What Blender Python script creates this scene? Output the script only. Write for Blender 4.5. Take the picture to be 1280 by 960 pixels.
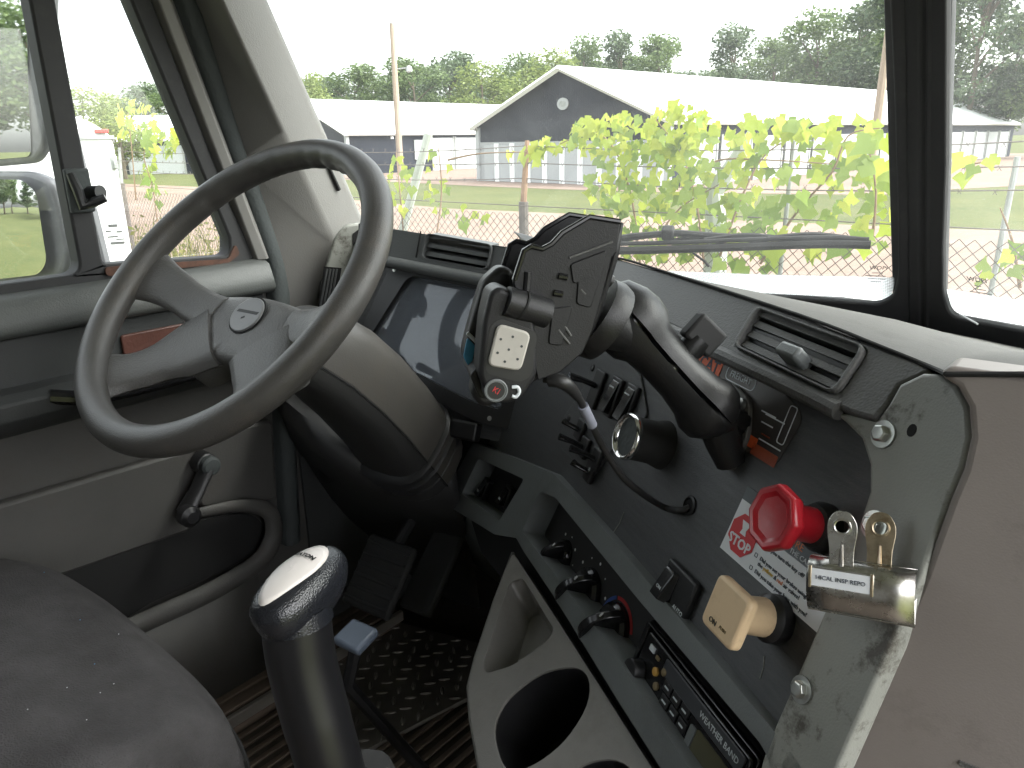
import bpy, bmesh, math, random
from mathutils import Vector as V, Matrix
from mathutils.geometry import delaunay_2d_cdt

sc = bpy.context.scene
for o in list(bpy.data.objects): bpy.data.objects.remove(o)
COL = sc.collection
rad = math.radians
R = random.Random(7)

# ------------------------------------------------------------------ camera
F = 950.0; W0, H0 = 1280.0, 960.0
CAM = V((.27, 0, 2.4)); PITCH = rad(17.75); PSI = rad(40); ROLL = rad(1.0)
Z = V((0, 0, 1)); X = V((1, 0, 0)); Y = V((0, 1, 0))
_h = V((-math.sin(PSI), math.cos(PSI), 0)); _r = V((math.cos(PSI), math.sin(PSI), 0))
FW = _h*math.cos(PITCH) - Z*math.sin(PITCH); _u = _h*math.sin(PITCH) + Z*math.cos(PITCH)
RT = _r*math.cos(ROLL) - _u*math.sin(ROLL); UP = _r*math.sin(ROLL) + _u*math.cos(ROLL)
cd = bpy.data.cameras.new('camera'); cam = bpy.data.objects.new('camera', cd); COL.objects.link(cam)
cd.sensor_width = 36; cd.lens = 36*F/W0; cd.clip_start = .02; cd.clip_end = 2000
cam.matrix_world = Matrix(((RT.x, UP.x, -FW.x, CAM.x), (RT.y, UP.y, -FW.y, CAM.y), (RT.z, UP.z, -FW.z, CAM.z), (0, 0, 0, 1)))
sc.camera = cam

# ------------------------------------------------------------------ sky, sun, exposure
SUN_EL, SUN_AZ = rad(52), rad(65)          # azimuth: degrees to the right of the truck's nose
wd = bpy.data.worlds.new('World'); sc.world = wd; wd.use_nodes = True
nt = wd.node_tree; nt.nodes.clear()
sky = nt.nodes.new('ShaderNodeTexSky'); sky.sky_type = 'NISHITA'; sky.sun_disc = False
sky.sun_elevation = SUN_EL; sky.sun_rotation = SUN_AZ; sky.air_density = 1.0; sky.dust_density = 4.0; sky.ozone_density = 1.0
hs = nt.nodes.new('ShaderNodeHueSaturation'); hs.inputs['Saturation'].default_value = .20
bg = nt.nodes.new('ShaderNodeBackground'); bg.inputs[1].default_value = .15
ow = nt.nodes.new('ShaderNodeOutputWorld')
nt.links.new(sky.outputs[0], hs.inputs['Color']); nt.links.new(hs.outputs[0], bg.inputs[0]); nt.links.new(bg.outputs[0], ow.inputs[0])
sl = bpy.data.lights.new('sun', 'SUN'); sl.energy = .7; sl.angle = rad(60); sl.color = (1, .985, .96)
sun = bpy.data.objects.new('sun', sl); COL.objects.link(sun)
sd = V((math.sin(SUN_AZ)*math.cos(SUN_EL), math.cos(SUN_AZ)*math.cos(SUN_EL), math.sin(SUN_EL)))
sun.location = sd*60; sun.rotation_euler = sd.to_track_quat('Z', 'Y').to_euler()
vs = sc.view_settings; vs.view_transform = 'Standard'; vs.look = 'None'; vs.gamma = 1; vs.use_curve_mapping = False
vs.exposure = 2.75
cy = sc.cycles; cy.max_bounces = 10; cy.diffuse_bounces = 6; cy.glossy_bounces = 4; cy.transparent_max_bounces = 24
cy.transmission_bounces = 6; cy.use_denoising = True; cy.caustics_reflective = False; cy.caustics_refractive = False
cy.sample_clamp_indirect = 6

# ------------------------------------------------------------------ helpers
def lerp(a, b, t): return a + (b - a)*t
def ray(px, py): return RT*((px - 640)/F) + UP*((480 - py)/F) + FW
def at(px, py, d): return CAM + ray(px, py)*d
def hitp(px, py, p0, n):
    d = ray(px, py); return CAM + d*((p0 - CAM).dot(n)/d.dot(n))

class Fr:                                   # a plane in the place: origin, two in-plane axes, outward normal
    def __init__(s, o, u, v, n=None):
        s.o = V(o); s.u = V(u).normalized(); s.n = V(n).normalized() if n is not None else s.u.cross(V(v)).normalized()
        s.v = s.n.cross(s.u).normalized()
    def p(s, a, b, c=0): return s.o + s.u*a + s.v*b + s.n*c
    def hit(s, px, py, w=0): return hitp(px, py, s.o + s.n*w, s.n)
    def uv(s, px, py, w=0):
        q = s.hit(px, py, w) - s.o; return (q.dot(s.u), q.dot(s.v))
    def uvs(s, pts, w=0): return [s.uv(x, y, w) for x, y in pts]
    def sub(s, a, b, c=0, rot=0):
        cu, su = math.cos(rot), math.sin(rot)
        return Fr(s.p(a, b, c), s.u*cu + s.v*su, s.v*cu - s.u*su, s.n)
WORLD = Fr((0, 0, 0), X, Y, Z)

ROOT = {}
def root_loc(o):
    while o is not None:
        if o.name in ROOT: return ROOT[o.name]
        o = o.parent
    return V((0, 0, 0))
def tag(o, label=None, cat=None, group=None, kind=None):
    if label: o['label'] = label
    if cat: o['category'] = cat
    if group: o['group'] = group
    if kind: o['kind'] = kind
    return o
def thing(name, loc, label, cat, group=None):
    o = bpy.data.objects.new(name, None); COL.objects.link(o); o.location = loc; o.empty_display_size = .05
    ROOT[o.name] = V(loc); return tag(o, label, cat, group)
def finish(me, mats, smooth=35):
    for m in (mats if isinstance(mats, (list, tuple)) else [mats]): me.materials.append(m)
    if smooth:
        me.shade_smooth()
        if smooth < 179: me.set_sharp_from_angle(angle=rad(smooth))
def mk(name, vf, mat, parent=None, smooth=35, bevel=0, seg=2, sub=0, solid=0, kind=None, mi=None, limit=30):
    vs_, fs = vf; off = root_loc(parent)
    me = bpy.data.meshes.new(name); me.from_pydata([tuple(V(v) - off) for v in vs_], [], fs)
    bm = bmesh.new(); bm.from_mesh(me); bmesh.ops.recalc_face_normals(bm, faces=bm.faces); bm.to_mesh(me); bm.free()
    if mi: me.polygons.foreach_set('material_index', mi)
    finish(me, mat, smooth)
    o = bpy.data.objects.new(name, me); COL.objects.link(o); o.parent = parent
    if solid: s = o.modifiers.new('solid', 'SOLIDIFY'); s.thickness = solid; s.offset = 0
    if bevel: b = o.modifiers.new('bevel', 'BEVEL'); b.width = bevel; b.segments = seg; b.limit_method = 'ANGLE'; b.angle_limit = rad(limit); b.harden_normals = False
    if sub: s = o.modifiers.new('sub', 'SUBSURF'); s.levels = sub; s.render_levels = sub
    if kind: o['kind'] = kind
    return o
def join(*vfs):
    vs_, fs = [], []
    for v, f in vfs:
        k = len(vs_); vs_ += list(v); fs += [tuple(i + k for i in q) for q in f]
    return vs_, fs
BOXF = [(0, 1, 3, 2), (4, 6, 7, 5), (0, 4, 5, 1), (2, 3, 7, 6), (0, 2, 6, 4), (1, 5, 7, 3)]
def box(fr, a0, a1, b0, b1, c0, c1):
    return [fr.p(a, b, c) for a in (a0, a1) for b in (b0, b1) for c in (c0, c1)], BOXF
def cbox(fr, a, b, c, sa, sb, s_c): return box(fr, a - sa/2, a + sa/2, b - sb/2, b + sb/2, c - s_c/2, c + s_c/2)
def tube(pts, rads, seg=10, cap=True, closed=False, flat=1.0, upv=None):
    pts = [V(p) for p in pts]; n = len(pts)
    if not isinstance(rads, (list, tuple)): rads = [rads]*n
    vs_, fs = [], []; pu = None
    for i, p in enumerate(pts):
        if closed: t = pts[(i+1) % n] - pts[i-1]
        else: t = pts[min(i+1, n-1)] - pts[max(i-1, 0)]
        t.normalize()
        if pu is None: pu = (upv if upv else (Z if abs(t.z) < .9 else X))
        u = (pu - t*pu.dot(t)).normalized(); w = t.cross(u); pu = u
        for k in range(seg):
            a = 2*math.pi*k/seg; vs_.append(p + (u*math.cos(a)*flat + w*math.sin(a))*rads[i])
    m = n if closed else n - 1
    for i in range(m):
        for k in range(seg):
            j = (i+1) % n; fs.append((i*seg+k, i*seg+(k+1) % seg, j*seg+(k+1) % seg, j*seg+k))
    if cap and not closed:
        fs.append(tuple(range(seg))[::-1]); fs.append(tuple((n-1)*seg + k for k in range(seg)))
    return vs_, fs
def loft(secs, cap=True, close=True):
    n = len(secs[0]); vs_ = [V(p) for s in secs for p in s]; fs = []
    for i in range(len(secs) - 1):
        for k in range(n if close else n - 1):
            fs.append((i*n+k, i*n+(k+1) % n, (i+1)*n+(k+1) % n, (i+1)*n+k))
    if cap and close:
        fs.append(tuple(range(n))[::-1]); fs.append(tuple((len(secs)-1)*n + k for k in range(n)))
    return vs_, fs
def lathe(fr, prof, seg=24, rot=0, a=0, b=0, sx=1, sy=1):
    secs = []
    for r_, c in prof:
        secs.append([fr.p(a + sx*r_*math.cos(rot + 2*math.pi*k/seg), b + sy*r_*math.sin(rot + 2*math.pi*k/seg), c) for k in range(seg)])
    return loft(secs)
def rpoly(pts, r, n=5):                     # round the corners of a polygon
    out = []; m = len(pts); rr = r if isinstance(r, (list, tuple)) else [r]*m
    for i in range(m):
        p, a, b = V(pts[i]).to_2d(), V(pts[i-1]).to_2d(), V(pts[(i+1) % m]).to_2d()
        da, db = (a - p), (b - p); la, lb = da.length, db.length; q = min(rr[i], la*.45, lb*.45)
        if q < 1e-6: out.append((p.x, p.y)); continue
        s, e = p + da/la*q, p + db/lb*q
        for k in range(n + 1):
            t = k/n; v = s*(1-t)**2 + p*2*t*(1-t) + e*t*t; out.append((v.x, v.y))
    return out
def rrect(a, b, w, h, r, n=4): return rpoly([(a-w/2, b-h/2), (a+w/2, b-h/2), (a+w/2, b+h/2), (a-w/2, b+h/2)], r, n)
def ell(a, b, ra, rb, n=28, rot=0):
    c, s = math.cos(rot), math.sin(rot)
    return [(a + ra*math.cos(t)*c - rb*math.sin(t)*s, b + ra*math.cos(t)*s + rb*math.sin(t)*c) for t in (2*math.pi*k/n for k in range(n))]
def crom(pts, n=6, closed=False):           # Catmull-Rom through points (2D or 3D)
    P = [V(p) for p in pts]; m = len(P); out = []
    rng = range(m) if closed else range(m - 1)
    for i in rng:
        if closed: a, b, c, d = P[i-1], P[i], P[(i+1) % m], P[(i+2) % m]
        else: a, b, c, d = P[max(i-1, 0)], P[i], P[i+1], P[min(i+2, m-1)]
        for k in range(n):
            t = k/n; out.append(.5*((2*b) + (c-a)*t + (2*a-5*b+4*c-d)*t*t + (3*b-a-3*c+d)*t**3))
    if not closed: out.append(P[-1])
    return out
def plate(name, fr, outer, w0, w1, mat, parent=None, holes=(), bevel=0, smooth=35, seg=2, **k):
    """flat plate between heights w0 and w1 over a frame, outline in frame units, with holes"""
    pts = []; loops = []
    for lp in [outer] + list(holes):
        lp = [(p[0], p[1]) for p in lp]; loops.append(list(range(len(pts), len(pts) + len(lp)))); pts += lp
    if holes:
        edges = [(l[i], l[(i+1) % len(l)]) for l in loops for i in range(len(l))]
        cv, ce, cf, *_ = delaunay_2d_cdt([V(p) for p in pts], edges, [], 0, 1e-7)
        def ins(q, l):
            c = False
            for i in range(len(l)):
                x1, y1 = pts[l[i]]; x2, y2 = pts[l[i-1]]
                if (y1 > q.y) != (y2 > q.y) and q.x < (x2-x1)*(q.y-y1)/(y2-y1) + x1: c = not c
            return c
        faces = []
        for f in cf:
            q = sum((cv[i] for i in f), V((0, 0)))/len(f)
            if ins(q, loops[0]) and not any(ins(q, l) for l in loops[1:]): faces.append(tuple(f))
        P2 = [(v.x, v.y) for v in cv]
    else:
        P2 = pts; faces = [tuple(loops[0])]
    bm = bmesh.new(); off = root_loc(parent)
    vt = [bm.verts.new(fr.p(a, b, w1) - off) for a, b in P2]
    vb = [bm.verts.new(fr.p(a, b, w0) - off) for a, b in P2]
    cnt = {}
    for f in faces:
        try: bm.faces.new([vt[i] for i in f]); bm.faces.new([vb[i] for i in reversed(f)])
        except ValueError: continue
        for i in range(len(f)):
            e = (f[i], f[(i+1) % len(f)]); cnt[e] = cnt.get(e, 0) + 1
    for (i, j) in list(cnt):
        if (j, i) not in cnt:
            try: bm.faces.new([vt[j], vt[i], vb[i], vb[j]])
            except ValueError: pass
    loose = [v for v in bm.verts if not v.link_faces]; bmesh.ops.delete(bm, geom=loose, context='VERTS')
    if holes and bevel:
        bmesh.ops.dissolve_limit(bm, angle_limit=.01, verts=bm.verts, edges=bm.edges) if False else None
    bmesh.ops.recalc_face_normals(bm, faces=bm.faces)
    me = bpy.data.meshes.new(name); bm.to_mesh(me); bm.free(); finish(me, mat, smooth)
    o = bpy.data.objects.new(name, me); COL.objects.link(o); o.parent = parent
    if bevel: b = o.modifiers.new('bevel', 'BEVEL'); b.width = bevel; b.segments = seg; b.limit_method = 'ANGLE'; b.angle_limit = rad(50)
    if k.get('kind'): o['kind'] = k['kind']
    return o
def text(name, s, fr, a, b, size, mat, parent, w=.0006, rot=0, align='CENTER', ext=.0002, sx=1, bold=0):
    cu = bpy.data.curves.new(name, 'FONT'); cu.body = s; cu.size = size; cu.align_x = align; cu.align_y = 'CENTER'; cu.extrude = ext; cu.resolution_u = 2
    cu.offset = bold
    t = bpy.data.objects.new('tmp', cu); me = bpy.data.meshes.new_from_object(t); bpy.data.objects.remove(t)
    f2 = fr.sub(a, b, w, rot); off = root_loc(parent)
    M = Matrix(((f2.u.x*sx, f2.v.x, f2.n.x, f2.o.x - off.x), (f2.u.y*sx, f2.v.y, f2.n.y, f2.o.y - off.y), (f2.u.z*sx, f2.v.z, f2.n.z, f2.o.z - off.z), (0, 0, 0, 1)))
    me.transform(M); me.materials.clear(); me.materials.append(mat); me.name = name
    o = bpy.data.objects.new(name, me); COL.objects.link(o); o.parent = parent; return o
def smoothstep(a, b, x):
    t = max(0, min(1, (x - a)/(b - a))); return t*t*(3 - 2*t)

# ------------------------------------------------------------------ materials
M = {}
def nd(t, ty, **k):
    n = t.nodes.new(ty)
    for a, v in k.items():
        if a in n.inputs: n.inputs[a].default_value = v
        else: setattr(n, a, v)
    return n
def pmat(name, col, rough=.5, metal=0, var=.12, vscale=6, grain=0, gscale=500, dirt=None, dscale=9, damt=.5, spec=.5, rvar=.08, trans=0, coat=0, stretch=None, thr=(.52, .72)):
    m = bpy.data.materials.new(name); m.use_nodes = True; t = m.node_tree; L = t.links.new
    b = t.nodes['Principled BSDF']; b.inputs['Metallic'].default_value = metal; b.inputs['Specular IOR Level'].default_value = spec
    b.inputs['Coat Weight'].default_value = coat
    tc = nd(t, 'ShaderNodeTexCoord'); co = tc.outputs['Object']
    if stretch:
        mp = nd(t, 'ShaderNodeMapping'); mp.inputs['Scale'].default_value = stretch; L(co, mp.inputs[0]); co = mp.outputs[0]
    nz = nd(t, 'ShaderNodeTexNoise', Scale=vscale, Detail=6.0, Roughness=.65); L(co, nz.inputs['Vector'])
    mx = nd(t, 'ShaderNodeMix', data_type='RGBA'); rp = nd(t, 'ShaderNodeMapRange'); L(nz.outputs[0], rp.inputs[0])
    rp.inputs[1].default_value = .3; rp.inputs[2].default_value = .7; L(rp.outputs[0], mx.inputs[0])
    mx.inputs[6].default_value = (*[c*(1 - var) for c in col], 1); mx.inputs[7].default_value = (*[min(1, c*(1 + var)) for c in col], 1)
    out = mx.outputs[2]
    if dirt:
        n2 = nd(t, 'ShaderNodeTexNoise', Scale=dscale, Detail=9.0, Roughness=.75); L(co, n2.inputs['Vector'])
        r2 = nd(t, 'ShaderNodeMapRange'); r2.inputs[1].default_value = thr[0]; r2.inputs[2].default_value = thr[1]; r2.inputs[4].default_value = damt; L(n2.outputs[0], r2.inputs[0])
        m2 = nd(t, 'ShaderNodeMix', data_type='RGBA'); L(r2.outputs[0], m2.inputs[0]); L(out, m2.inputs[6]); m2.inputs[7].default_value = (*dirt, 1); out = m2.outputs[2]
    L(out, b.inputs['Base Color'])
    r3 = nd(t, 'ShaderNodeMapRange'); L(nz.outputs[0], r3.inputs[0]); r3.inputs[3].default_value = max(.02, rough - rvar); r3.inputs[4].default_value = min(1, rough + rvar); L(r3.outputs[0], b.inputs['Roughness'])
    if grain:
        vo = nd(t, 'ShaderNodeTexVoronoi', Scale=gscale); L(co, vo.inputs['Vector'])
        n4 = nd(t, 'ShaderNodeTexNoise', Scale=gscale*.6, Detail=3.0); L(co, n4.inputs['Vector'])
        ad = nd(t, 'ShaderNodeMath', operation='ADD'); L(vo.outputs[0], ad.inputs[0]); L(n4.outputs[0], ad.inputs[1])
        bp = nd(t, 'ShaderNodeBump', Strength=grain, Distance=.001); L(ad.outputs[0], bp.inputs['Height']); L(bp.outputs[0], b.inputs['Normal'])
    if trans:
        tr = nd(t, 'ShaderNodeBsdfTranslucent'); L(out, tr.inputs[0]); ms = nd(t, 'ShaderNodeMixShader', Fac=trans)
        L(b.outputs[0], ms.inputs[1]); L(tr.outputs[0], ms.inputs[2]); L(ms.outputs[0], t.nodes['Material Output'].inputs[0])
    M[name] = m; return m
pmat('pad', (.100, .100, .097), .55, grain=.35, gscale=420, var=.15, dirt=(.12, .115, .105), dscale=14, damt=.18)
pmat('driver_pad', (.070, .074, .074), .5, grain=.2, gscale=420)
pmat('dash_top', (.072, .070, .065), .72, spec=.3, grain=.25, gscale=500, var=.12, dirt=(.024, .020, .017), dscale=16, damt=.5)
pmat('passenger', (.235, .207, .192), .5, grain=.06, gscale=700, var=.08, vscale=3, dirt=(.08, .064, .055), dscale=5, damt=.6, thr=(.55, .74))
pmat('frame_grey', (.27, .275, .25), .48, grain=.15, gscale=600, var=.1, dirt=(.055, .045, .036), dscale=20, damt=.85, thr=(.54, .64))
pmat('trim_grey', (.15, .162, .162), .45, grain=.15, gscale=600, dirt=(.05, .045, .04), damt=.35)
pmat('console_grey', (.17, .163, .148), .42, grain=.12, gscale=700, dirt=(.07, .055, .04), dscale=11, damt=.35)
pmat('panel', (.062, .064, .067), .38, grain=.25, gscale=300, var=.25, vscale=30, stretch=(1, 1, 9), dirt=(.07, .066, .06), dscale=5, damt=.35)
pmat('black', (.014, .014, .015), .4, var=.2, dirt=(.05, .047, .042), dscale=30, damt=.15)
pmat('black_matte', (.016, .016, .016), .75, var=.2, dirt=(.045, .042, .038), dscale=20, damt=.2)
pmat('black_gloss', (.012, .012, .013), .18, var=.2)
pmat('rubber', (.018, .018, .019), .7, var=.2, dirt=(.06, .058, .052), dscale=25, damt=.25)
pmat('gasket', (.045, .052, .052), .75, var=.15, grain=.5, gscale=180)
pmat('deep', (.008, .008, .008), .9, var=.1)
pmat('pillar', (.148, .144, .136), .6, grain=.2, gscale=500, var=.07, dirt=(.13, .115, .095), dscale=5, damt=.3)
pmat('door_frame', (.19, .185, .175), .42, var=.08, dirt=(.14, .12, .1), damt=.25)
pmat('door_grey', (.062, .066, .063), .55, grain=.25, gscale=450, var=.1, dirt=(.10, .085, .07), dscale=6, damt=.3)
pmat('door_dark', (.035, .037, .037), .6, grain=.25, gscale=450, var=.12)
pmat('door_lower', (.062, .060, .056), .6, grain=.2, gscale=450, var=.14, dirt=(.045, .034, .025), dscale=6, damt=.45)
pmat('rust', (.07, .030, .018), .8, var=.5, vscale=60)
pmat('reflector', (.09, .032, .022), .45, var=.25, vscale=20, grain=.4, gscale=250)
pmat('lever_black', (.006, .006, .007), .35, var=.2)
pmat('wheel_rim', (.060, .057, .053), .42, grain=.25, gscale=700, var=.15, vscale=14, dirt=(.11, .092, .072), dscale=10, damt=.55)
pmat('wheel_hub', (.105, .103, .100), .45, grain=.45, gscale=420, var=.12, dirt=(.10, .08, .065), dscale=9, damt=.35)
pmat('emblem', (.17, .17, .172), .3, var=.08)
pmat('mark', (.035, .035, .035), .6, var=.05)
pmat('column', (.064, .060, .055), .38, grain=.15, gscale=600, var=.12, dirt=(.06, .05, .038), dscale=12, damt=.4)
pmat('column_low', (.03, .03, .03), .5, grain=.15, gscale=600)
pmat('chrome', (.75, .75, .74), .16, metal=1, var=.1, rvar=.06)
pmat('zinc', (.52, .53, .50), .34, metal=1, var=.2, vscale=60)
pmat('clip_steel', (.50, .49, .46), .27, metal=1, var=.25, vscale=40, dirt=(.20, .12, .05), dscale=60, damt=.5)
pmat('clip_old', (.50, .42, .30), .38, metal=1, var=.3, vscale=50, dirt=(.16, .08, .03), dscale=80, damt=.7)
pmat('red_knob', (.42, .012, .022), .3, var=.12, vscale=30, dirt=(.55, .2, .2), dscale=40, damt=.3)
pmat('tan_knob', (.68, .50, .31), .4, var=.05, dirt=(.35, .24, .13), dscale=70, damt=.4)
pmat('card', (.68, .70, .72), .5, var=.03)
pmat('card_grey', (.10, .115, .125), .5, var=.05)
pmat('card_red', (.52, .03, .035), .45, var=.05)
pmat('ink', (.05, .06, .08), .6, var=.05)
pmat('ink_orange', (.75, .22, .08), .5, var=.05)
pmat('ink_yellow', (.75, .5, .08), .5, var=.05)
pmat('white_print', (.62, .62, .62), .5, var=.05)
pmat('orange_sticker', (.62, .10, .025), .5, var=.15, vscale=40)
pmat('orange_faded', (.28, .055, .02), .55, var=.25, vscale=40)
pmat('info_plate', (.050, .044, .040), .4, var=.25, vscale=25)
pmat('pad_white', (.42, .40, .36), .7, var=.06, vscale=40, dirt=(.3, .28, .25), dscale=60, damt=.3)
pmat('blue_button', (.06, .30, .50), .4, var=.2, vscale=60)
pmat('cradle', (.013, .013, .014), .45, spec=.35, grain=.12, gscale=900, var=.15)
pmat('arm_black', (.010, .010, .010), .42, spec=.35, grain=.1, gscale=800, var=.2, dirt=(.05, .045, .04), dscale=14, damt=.2)
pmat('bracket', (.07, .068, .06), .5, var=.2, vscale=30, dirt=(.16, .13, .09), dscale=30, damt=.5)
pmat('cable', (.016, .016, .016), .45)
pmat('tape', (.24, .25, .30), .35)
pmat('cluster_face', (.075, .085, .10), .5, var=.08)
pmat('dial_ring', (.62, .66, .68), .5, var=.03)
pmat('lcd', (.24, .26, .25), .35, var=.03)
pmat('blue_print', (.02, .06, .25), .5); pmat('red_print', (.35, .02, .02), .5)
pmat('yellow_key', (.45, .25, .05), .5, var=.15); pmat('dull_key', (.16, .12, .06), .5)
pmat('radio_face', (.055, .058, .064), .3, var=.15, vscale=20)
pmat('radio_lcd', (.09, .085, .05), .25, var=.1)
pmat('fabric', (.070, .067, .068), .95, grain=.9, gscale=520, var=.35, vscale=9, dirt=(.06, .055, .05), dscale=22, damt=.35, spec=.2)
pmat('seat_side', (.012, .012, .012), .85, grain=.4, gscale=500, var=.2)
pmat('knob_plate', (.62, .58, .55), .42, metal=0, var=.04)
pmat('knob_leather', (.010, .011, .014), .27, grain=.3, gscale=700, var=.2)
pmat('floor', (.045, .036, .028), .8, grain=.3, gscale=120, var=.4, vscale=10, dirt=(.075, .055, .038), dscale=8, damt=.6)
pmat('mat_rib', (.085, .063, .046), .75, var=.35, vscale=14, dirt=(.10, .075, .05), dscale=10, damt=.5)
pmat('diamond', (.13, .12, .105), .45, metal=.3, var=.3, vscale=12)
pmat('pedal', (.14, .17, .22), .4, var=.12)
pmat('alu', (.38, .36, .32), .4, metal=.8, var=.2)
pmat('cab_lining', (.60, .60, .60), .8, var=.05)
pmat('hood_white', (.78, .78, .78), .3, var=.03)
pmat('mirror_shell', (.22, .22, .235), .4, var=.12, vscale=20, dirt=(.4, .4, .4), dscale=40, damt=.3)
m = pmat('mirror_glass', (.86, .88, .88), .01, metal=1, var=.0, rvar=.0)
def glassmat(name, tint, dust, refl=1.0, dcol=(.85, .87, .88), spots=.16, painted_haze=0):
    m = bpy.data.materials.new(name); m.use_nodes = True; t = m.node_tree; L = t.links.new; t.nodes.clear()
    out = nd(t, 'ShaderNodeOutputMaterial'); tr = nd(t, 'ShaderNodeBsdfTransparent'); tr.inputs[0].default_value = (*tint, 1)
    gl = nd(t, 'ShaderNodeBsdfGlossy'); gl.inputs['Roughness'].default_value = .02; gl.inputs[0].default_value = (1, 1, 1, 1)
    lw = nd(t, 'ShaderNodeLayerWeight', Blend=.5); pw = nd(t, 'ShaderNodeMath', operation='POWER'); pw.inputs[1].default_value = 4.0; L(lw.outputs['Facing'], pw.inputs[0])
    mu = nd(t, 'ShaderNodeMath', operation='MULTIPLY_ADD'); mu.inputs[1].default_value = .5*refl; mu.inputs[2].default_value = .035*refl; L(pw.outputs[0], mu.inputs[0])
    a = nd(t, 'ShaderNodeMixShader'); L(mu.outputs[0], a.inputs[0]); L(tr.outputs[0], a.inputs[1]); L(gl.outputs[0], a.inputs[2])
    tl = nd(t, 'ShaderNodeBsdfTranslucent'); tl.inputs[0].default_value = (*dcol, 1)
    tc = nd(t, 'ShaderNodeTexCoord'); nz = nd(t, 'ShaderNodeTexNoise', Scale=7.0, Detail=7.0, Roughness=.7); L(tc.outputs['Object'], nz.inputs['Vector'])
    r1 = nd(t, 'ShaderNodeMapRange'); r1.inputs[1].default_value = .3; r1.inputs[2].default_value = .75; r1.inputs[3].default_value = dust*.6; r1.inputs[4].default_value = dust*1.5; L(nz.outputs[0], r1.inputs[0])
    vo = nd(t, 'ShaderNodeTexVoronoi', Scale=42.0); L(tc.outputs['Object'], vo.inputs['Vector'])
    lt = nd(t, 'ShaderNodeMath', operation='LESS_THAN'); lt.inputs[1].default_value = .045; L(vo.outputs['Distance'], lt.inputs[0])
    m3 = nd(t, 'ShaderNodeMath', operation='MULTIPLY'); m3.inputs[1].default_value = spots; L(lt.outputs[0], m3.inputs[0])
    ad = nd(t, 'ShaderNodeMath', operation='ADD'); L(r1.outputs[0], ad.inputs[0]); L(m3.outputs[0], ad.inputs[1])
    b = nd(t, 'ShaderNodeMixShader'); L(ad.outputs[0], b.inputs[0]); L(a.outputs[0], b.inputs[1]); L(tl.outputs[0], b.inputs[2]); last = b.outputs[0]
    if painted_haze:
        df = nd(t, 'ShaderNodeBsdfDiffuse'); df.inputs[0].default_value = (.62, .66, .72, 1); c = nd(t, 'ShaderNodeMixShader', Fac=painted_haze); L(last, c.inputs[1]); L(df.outputs[0], c.inputs[2]); last = c.outputs[0]
    L(last, out.inputs[0])
    M[name] = m; return m
glassmat('windshield_glass', (.93, .95, .93), .016)
glassmat('door_glass', (.95, .97, .95), .015)
glassmat('cluster_glass', (.8, .83, .87), .012, 1.0, spots=0, painted_haze=.10)  # grey-blue diffuse painted in for the reflection haze on the dirty lens
def fritmat():
    m = bpy.data.materials.new('frit'); m.use_nodes = True; t = m.node_tree; L = t.links.new; t.nodes.clear()
    out = nd(t, 'ShaderNodeOutputMaterial'); tr = nd(t, 'ShaderNodeBsdfTransparent'); tl = nd(t, 'ShaderNodeBsdfTranslucent'); tl.inputs[0].default_value = (.85, .87, .88, 1)
    df = nd(t, 'ShaderNodeBsdfDiffuse'); df.inputs[0].default_value = (.6, .62, .63, 1); mx0 = nd(t, 'ShaderNodeMixShader', Fac=.35); L(tl.outputs[0], mx0.inputs[1]); L(df.outputs[0], mx0.inputs[2])
    tc = nd(t, 'ShaderNodeTexCoord'); vo = nd(t, 'ShaderNodeTexVoronoi', Scale=330.0); vo.inputs['Randomness'].default_value = 0; L(tc.outputs['Object'], vo.inputs['Vector'])
    lt = nd(t, 'ShaderNodeMath', operation='LESS_THAN'); lt.inputs[1].default_value = .47; L(vo.outputs['Distance'], lt.inputs[0])
    mr = nd(t, 'ShaderNodeMapRange'); mr.inputs[3].default_value = .55; mr.inputs[4].default_value = .98; L(lt.outputs[0], mr.inputs[0])
    mx = nd(t, 'ShaderNodeMixShader'); L(mr.outputs[0], mx.inputs[0]); L(tr.outputs[0], mx.inputs[1]); L(mx0.outputs[0], mx.inputs[2]); L(mx.outputs[0], out.inputs[0])
    M['frit'] = m
fritmat()
# outdoors
def groundmat(name, c1, c2, c3, s1, s2, rough=.95, bump=.6):
    m = bpy.data.materials.new(name); m.use_nodes = True; t = m.node_tree; L = t.links.new; b = t.nodes['Principled BSDF']; b.inputs['Roughness'].default_value = rough; b.inputs['Specular IOR Level'].default_value = .2
    tc = nd(t, 'ShaderNodeTexCoord'); n1 = nd(t, 'ShaderNodeTexNoise', Scale=s1, Detail=8.0, Roughness=.7); L(tc.outputs['Object'], n1.inputs['Vector'])
    n2 = nd(t, 'ShaderNodeTexNoise', Scale=s2, Detail=5.0, Roughness=.7); L(tc.outputs['Object'], n2.inputs['Vector'])
    r = nd(t, 'ShaderNodeValToRGB'); r.color_ramp.elements[0].position = .35; r.color_ramp.elements[0].color = (*c1, 1); r.color_ramp.elements[1].position = .68; r.color_ramp.elements[1].color = (*c2, 1); L(n1.outputs[0], r.inputs[0])
    mx = nd(t, 'ShaderNodeMix', data_type='RGBA'); mr = nd(t, 'ShaderNodeMapRange'); mr.inputs[1].default_value = .45; mr.inputs[2].default_value = .75; L(n2.outputs[0], mr.inputs[0]); L(mr.outputs[0], mx.inputs[0]); L(r.outputs[0], mx.inputs[6]); mx.inputs[7].default_value = (*c3, 1); L(mx.outputs[2], b.inputs['Base Color'])
    bp = nd(t, 'ShaderNodeBump', Strength=bump, Distance=.05); L(n2.outputs[0], bp.inputs['Height']); L(bp.outputs[0], b.inputs['Normal']); M[name] = m
groundmat('grass', (.042, .060, .015), (.080, .088, .026), (.115, .10, .045), .25, 6)
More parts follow.
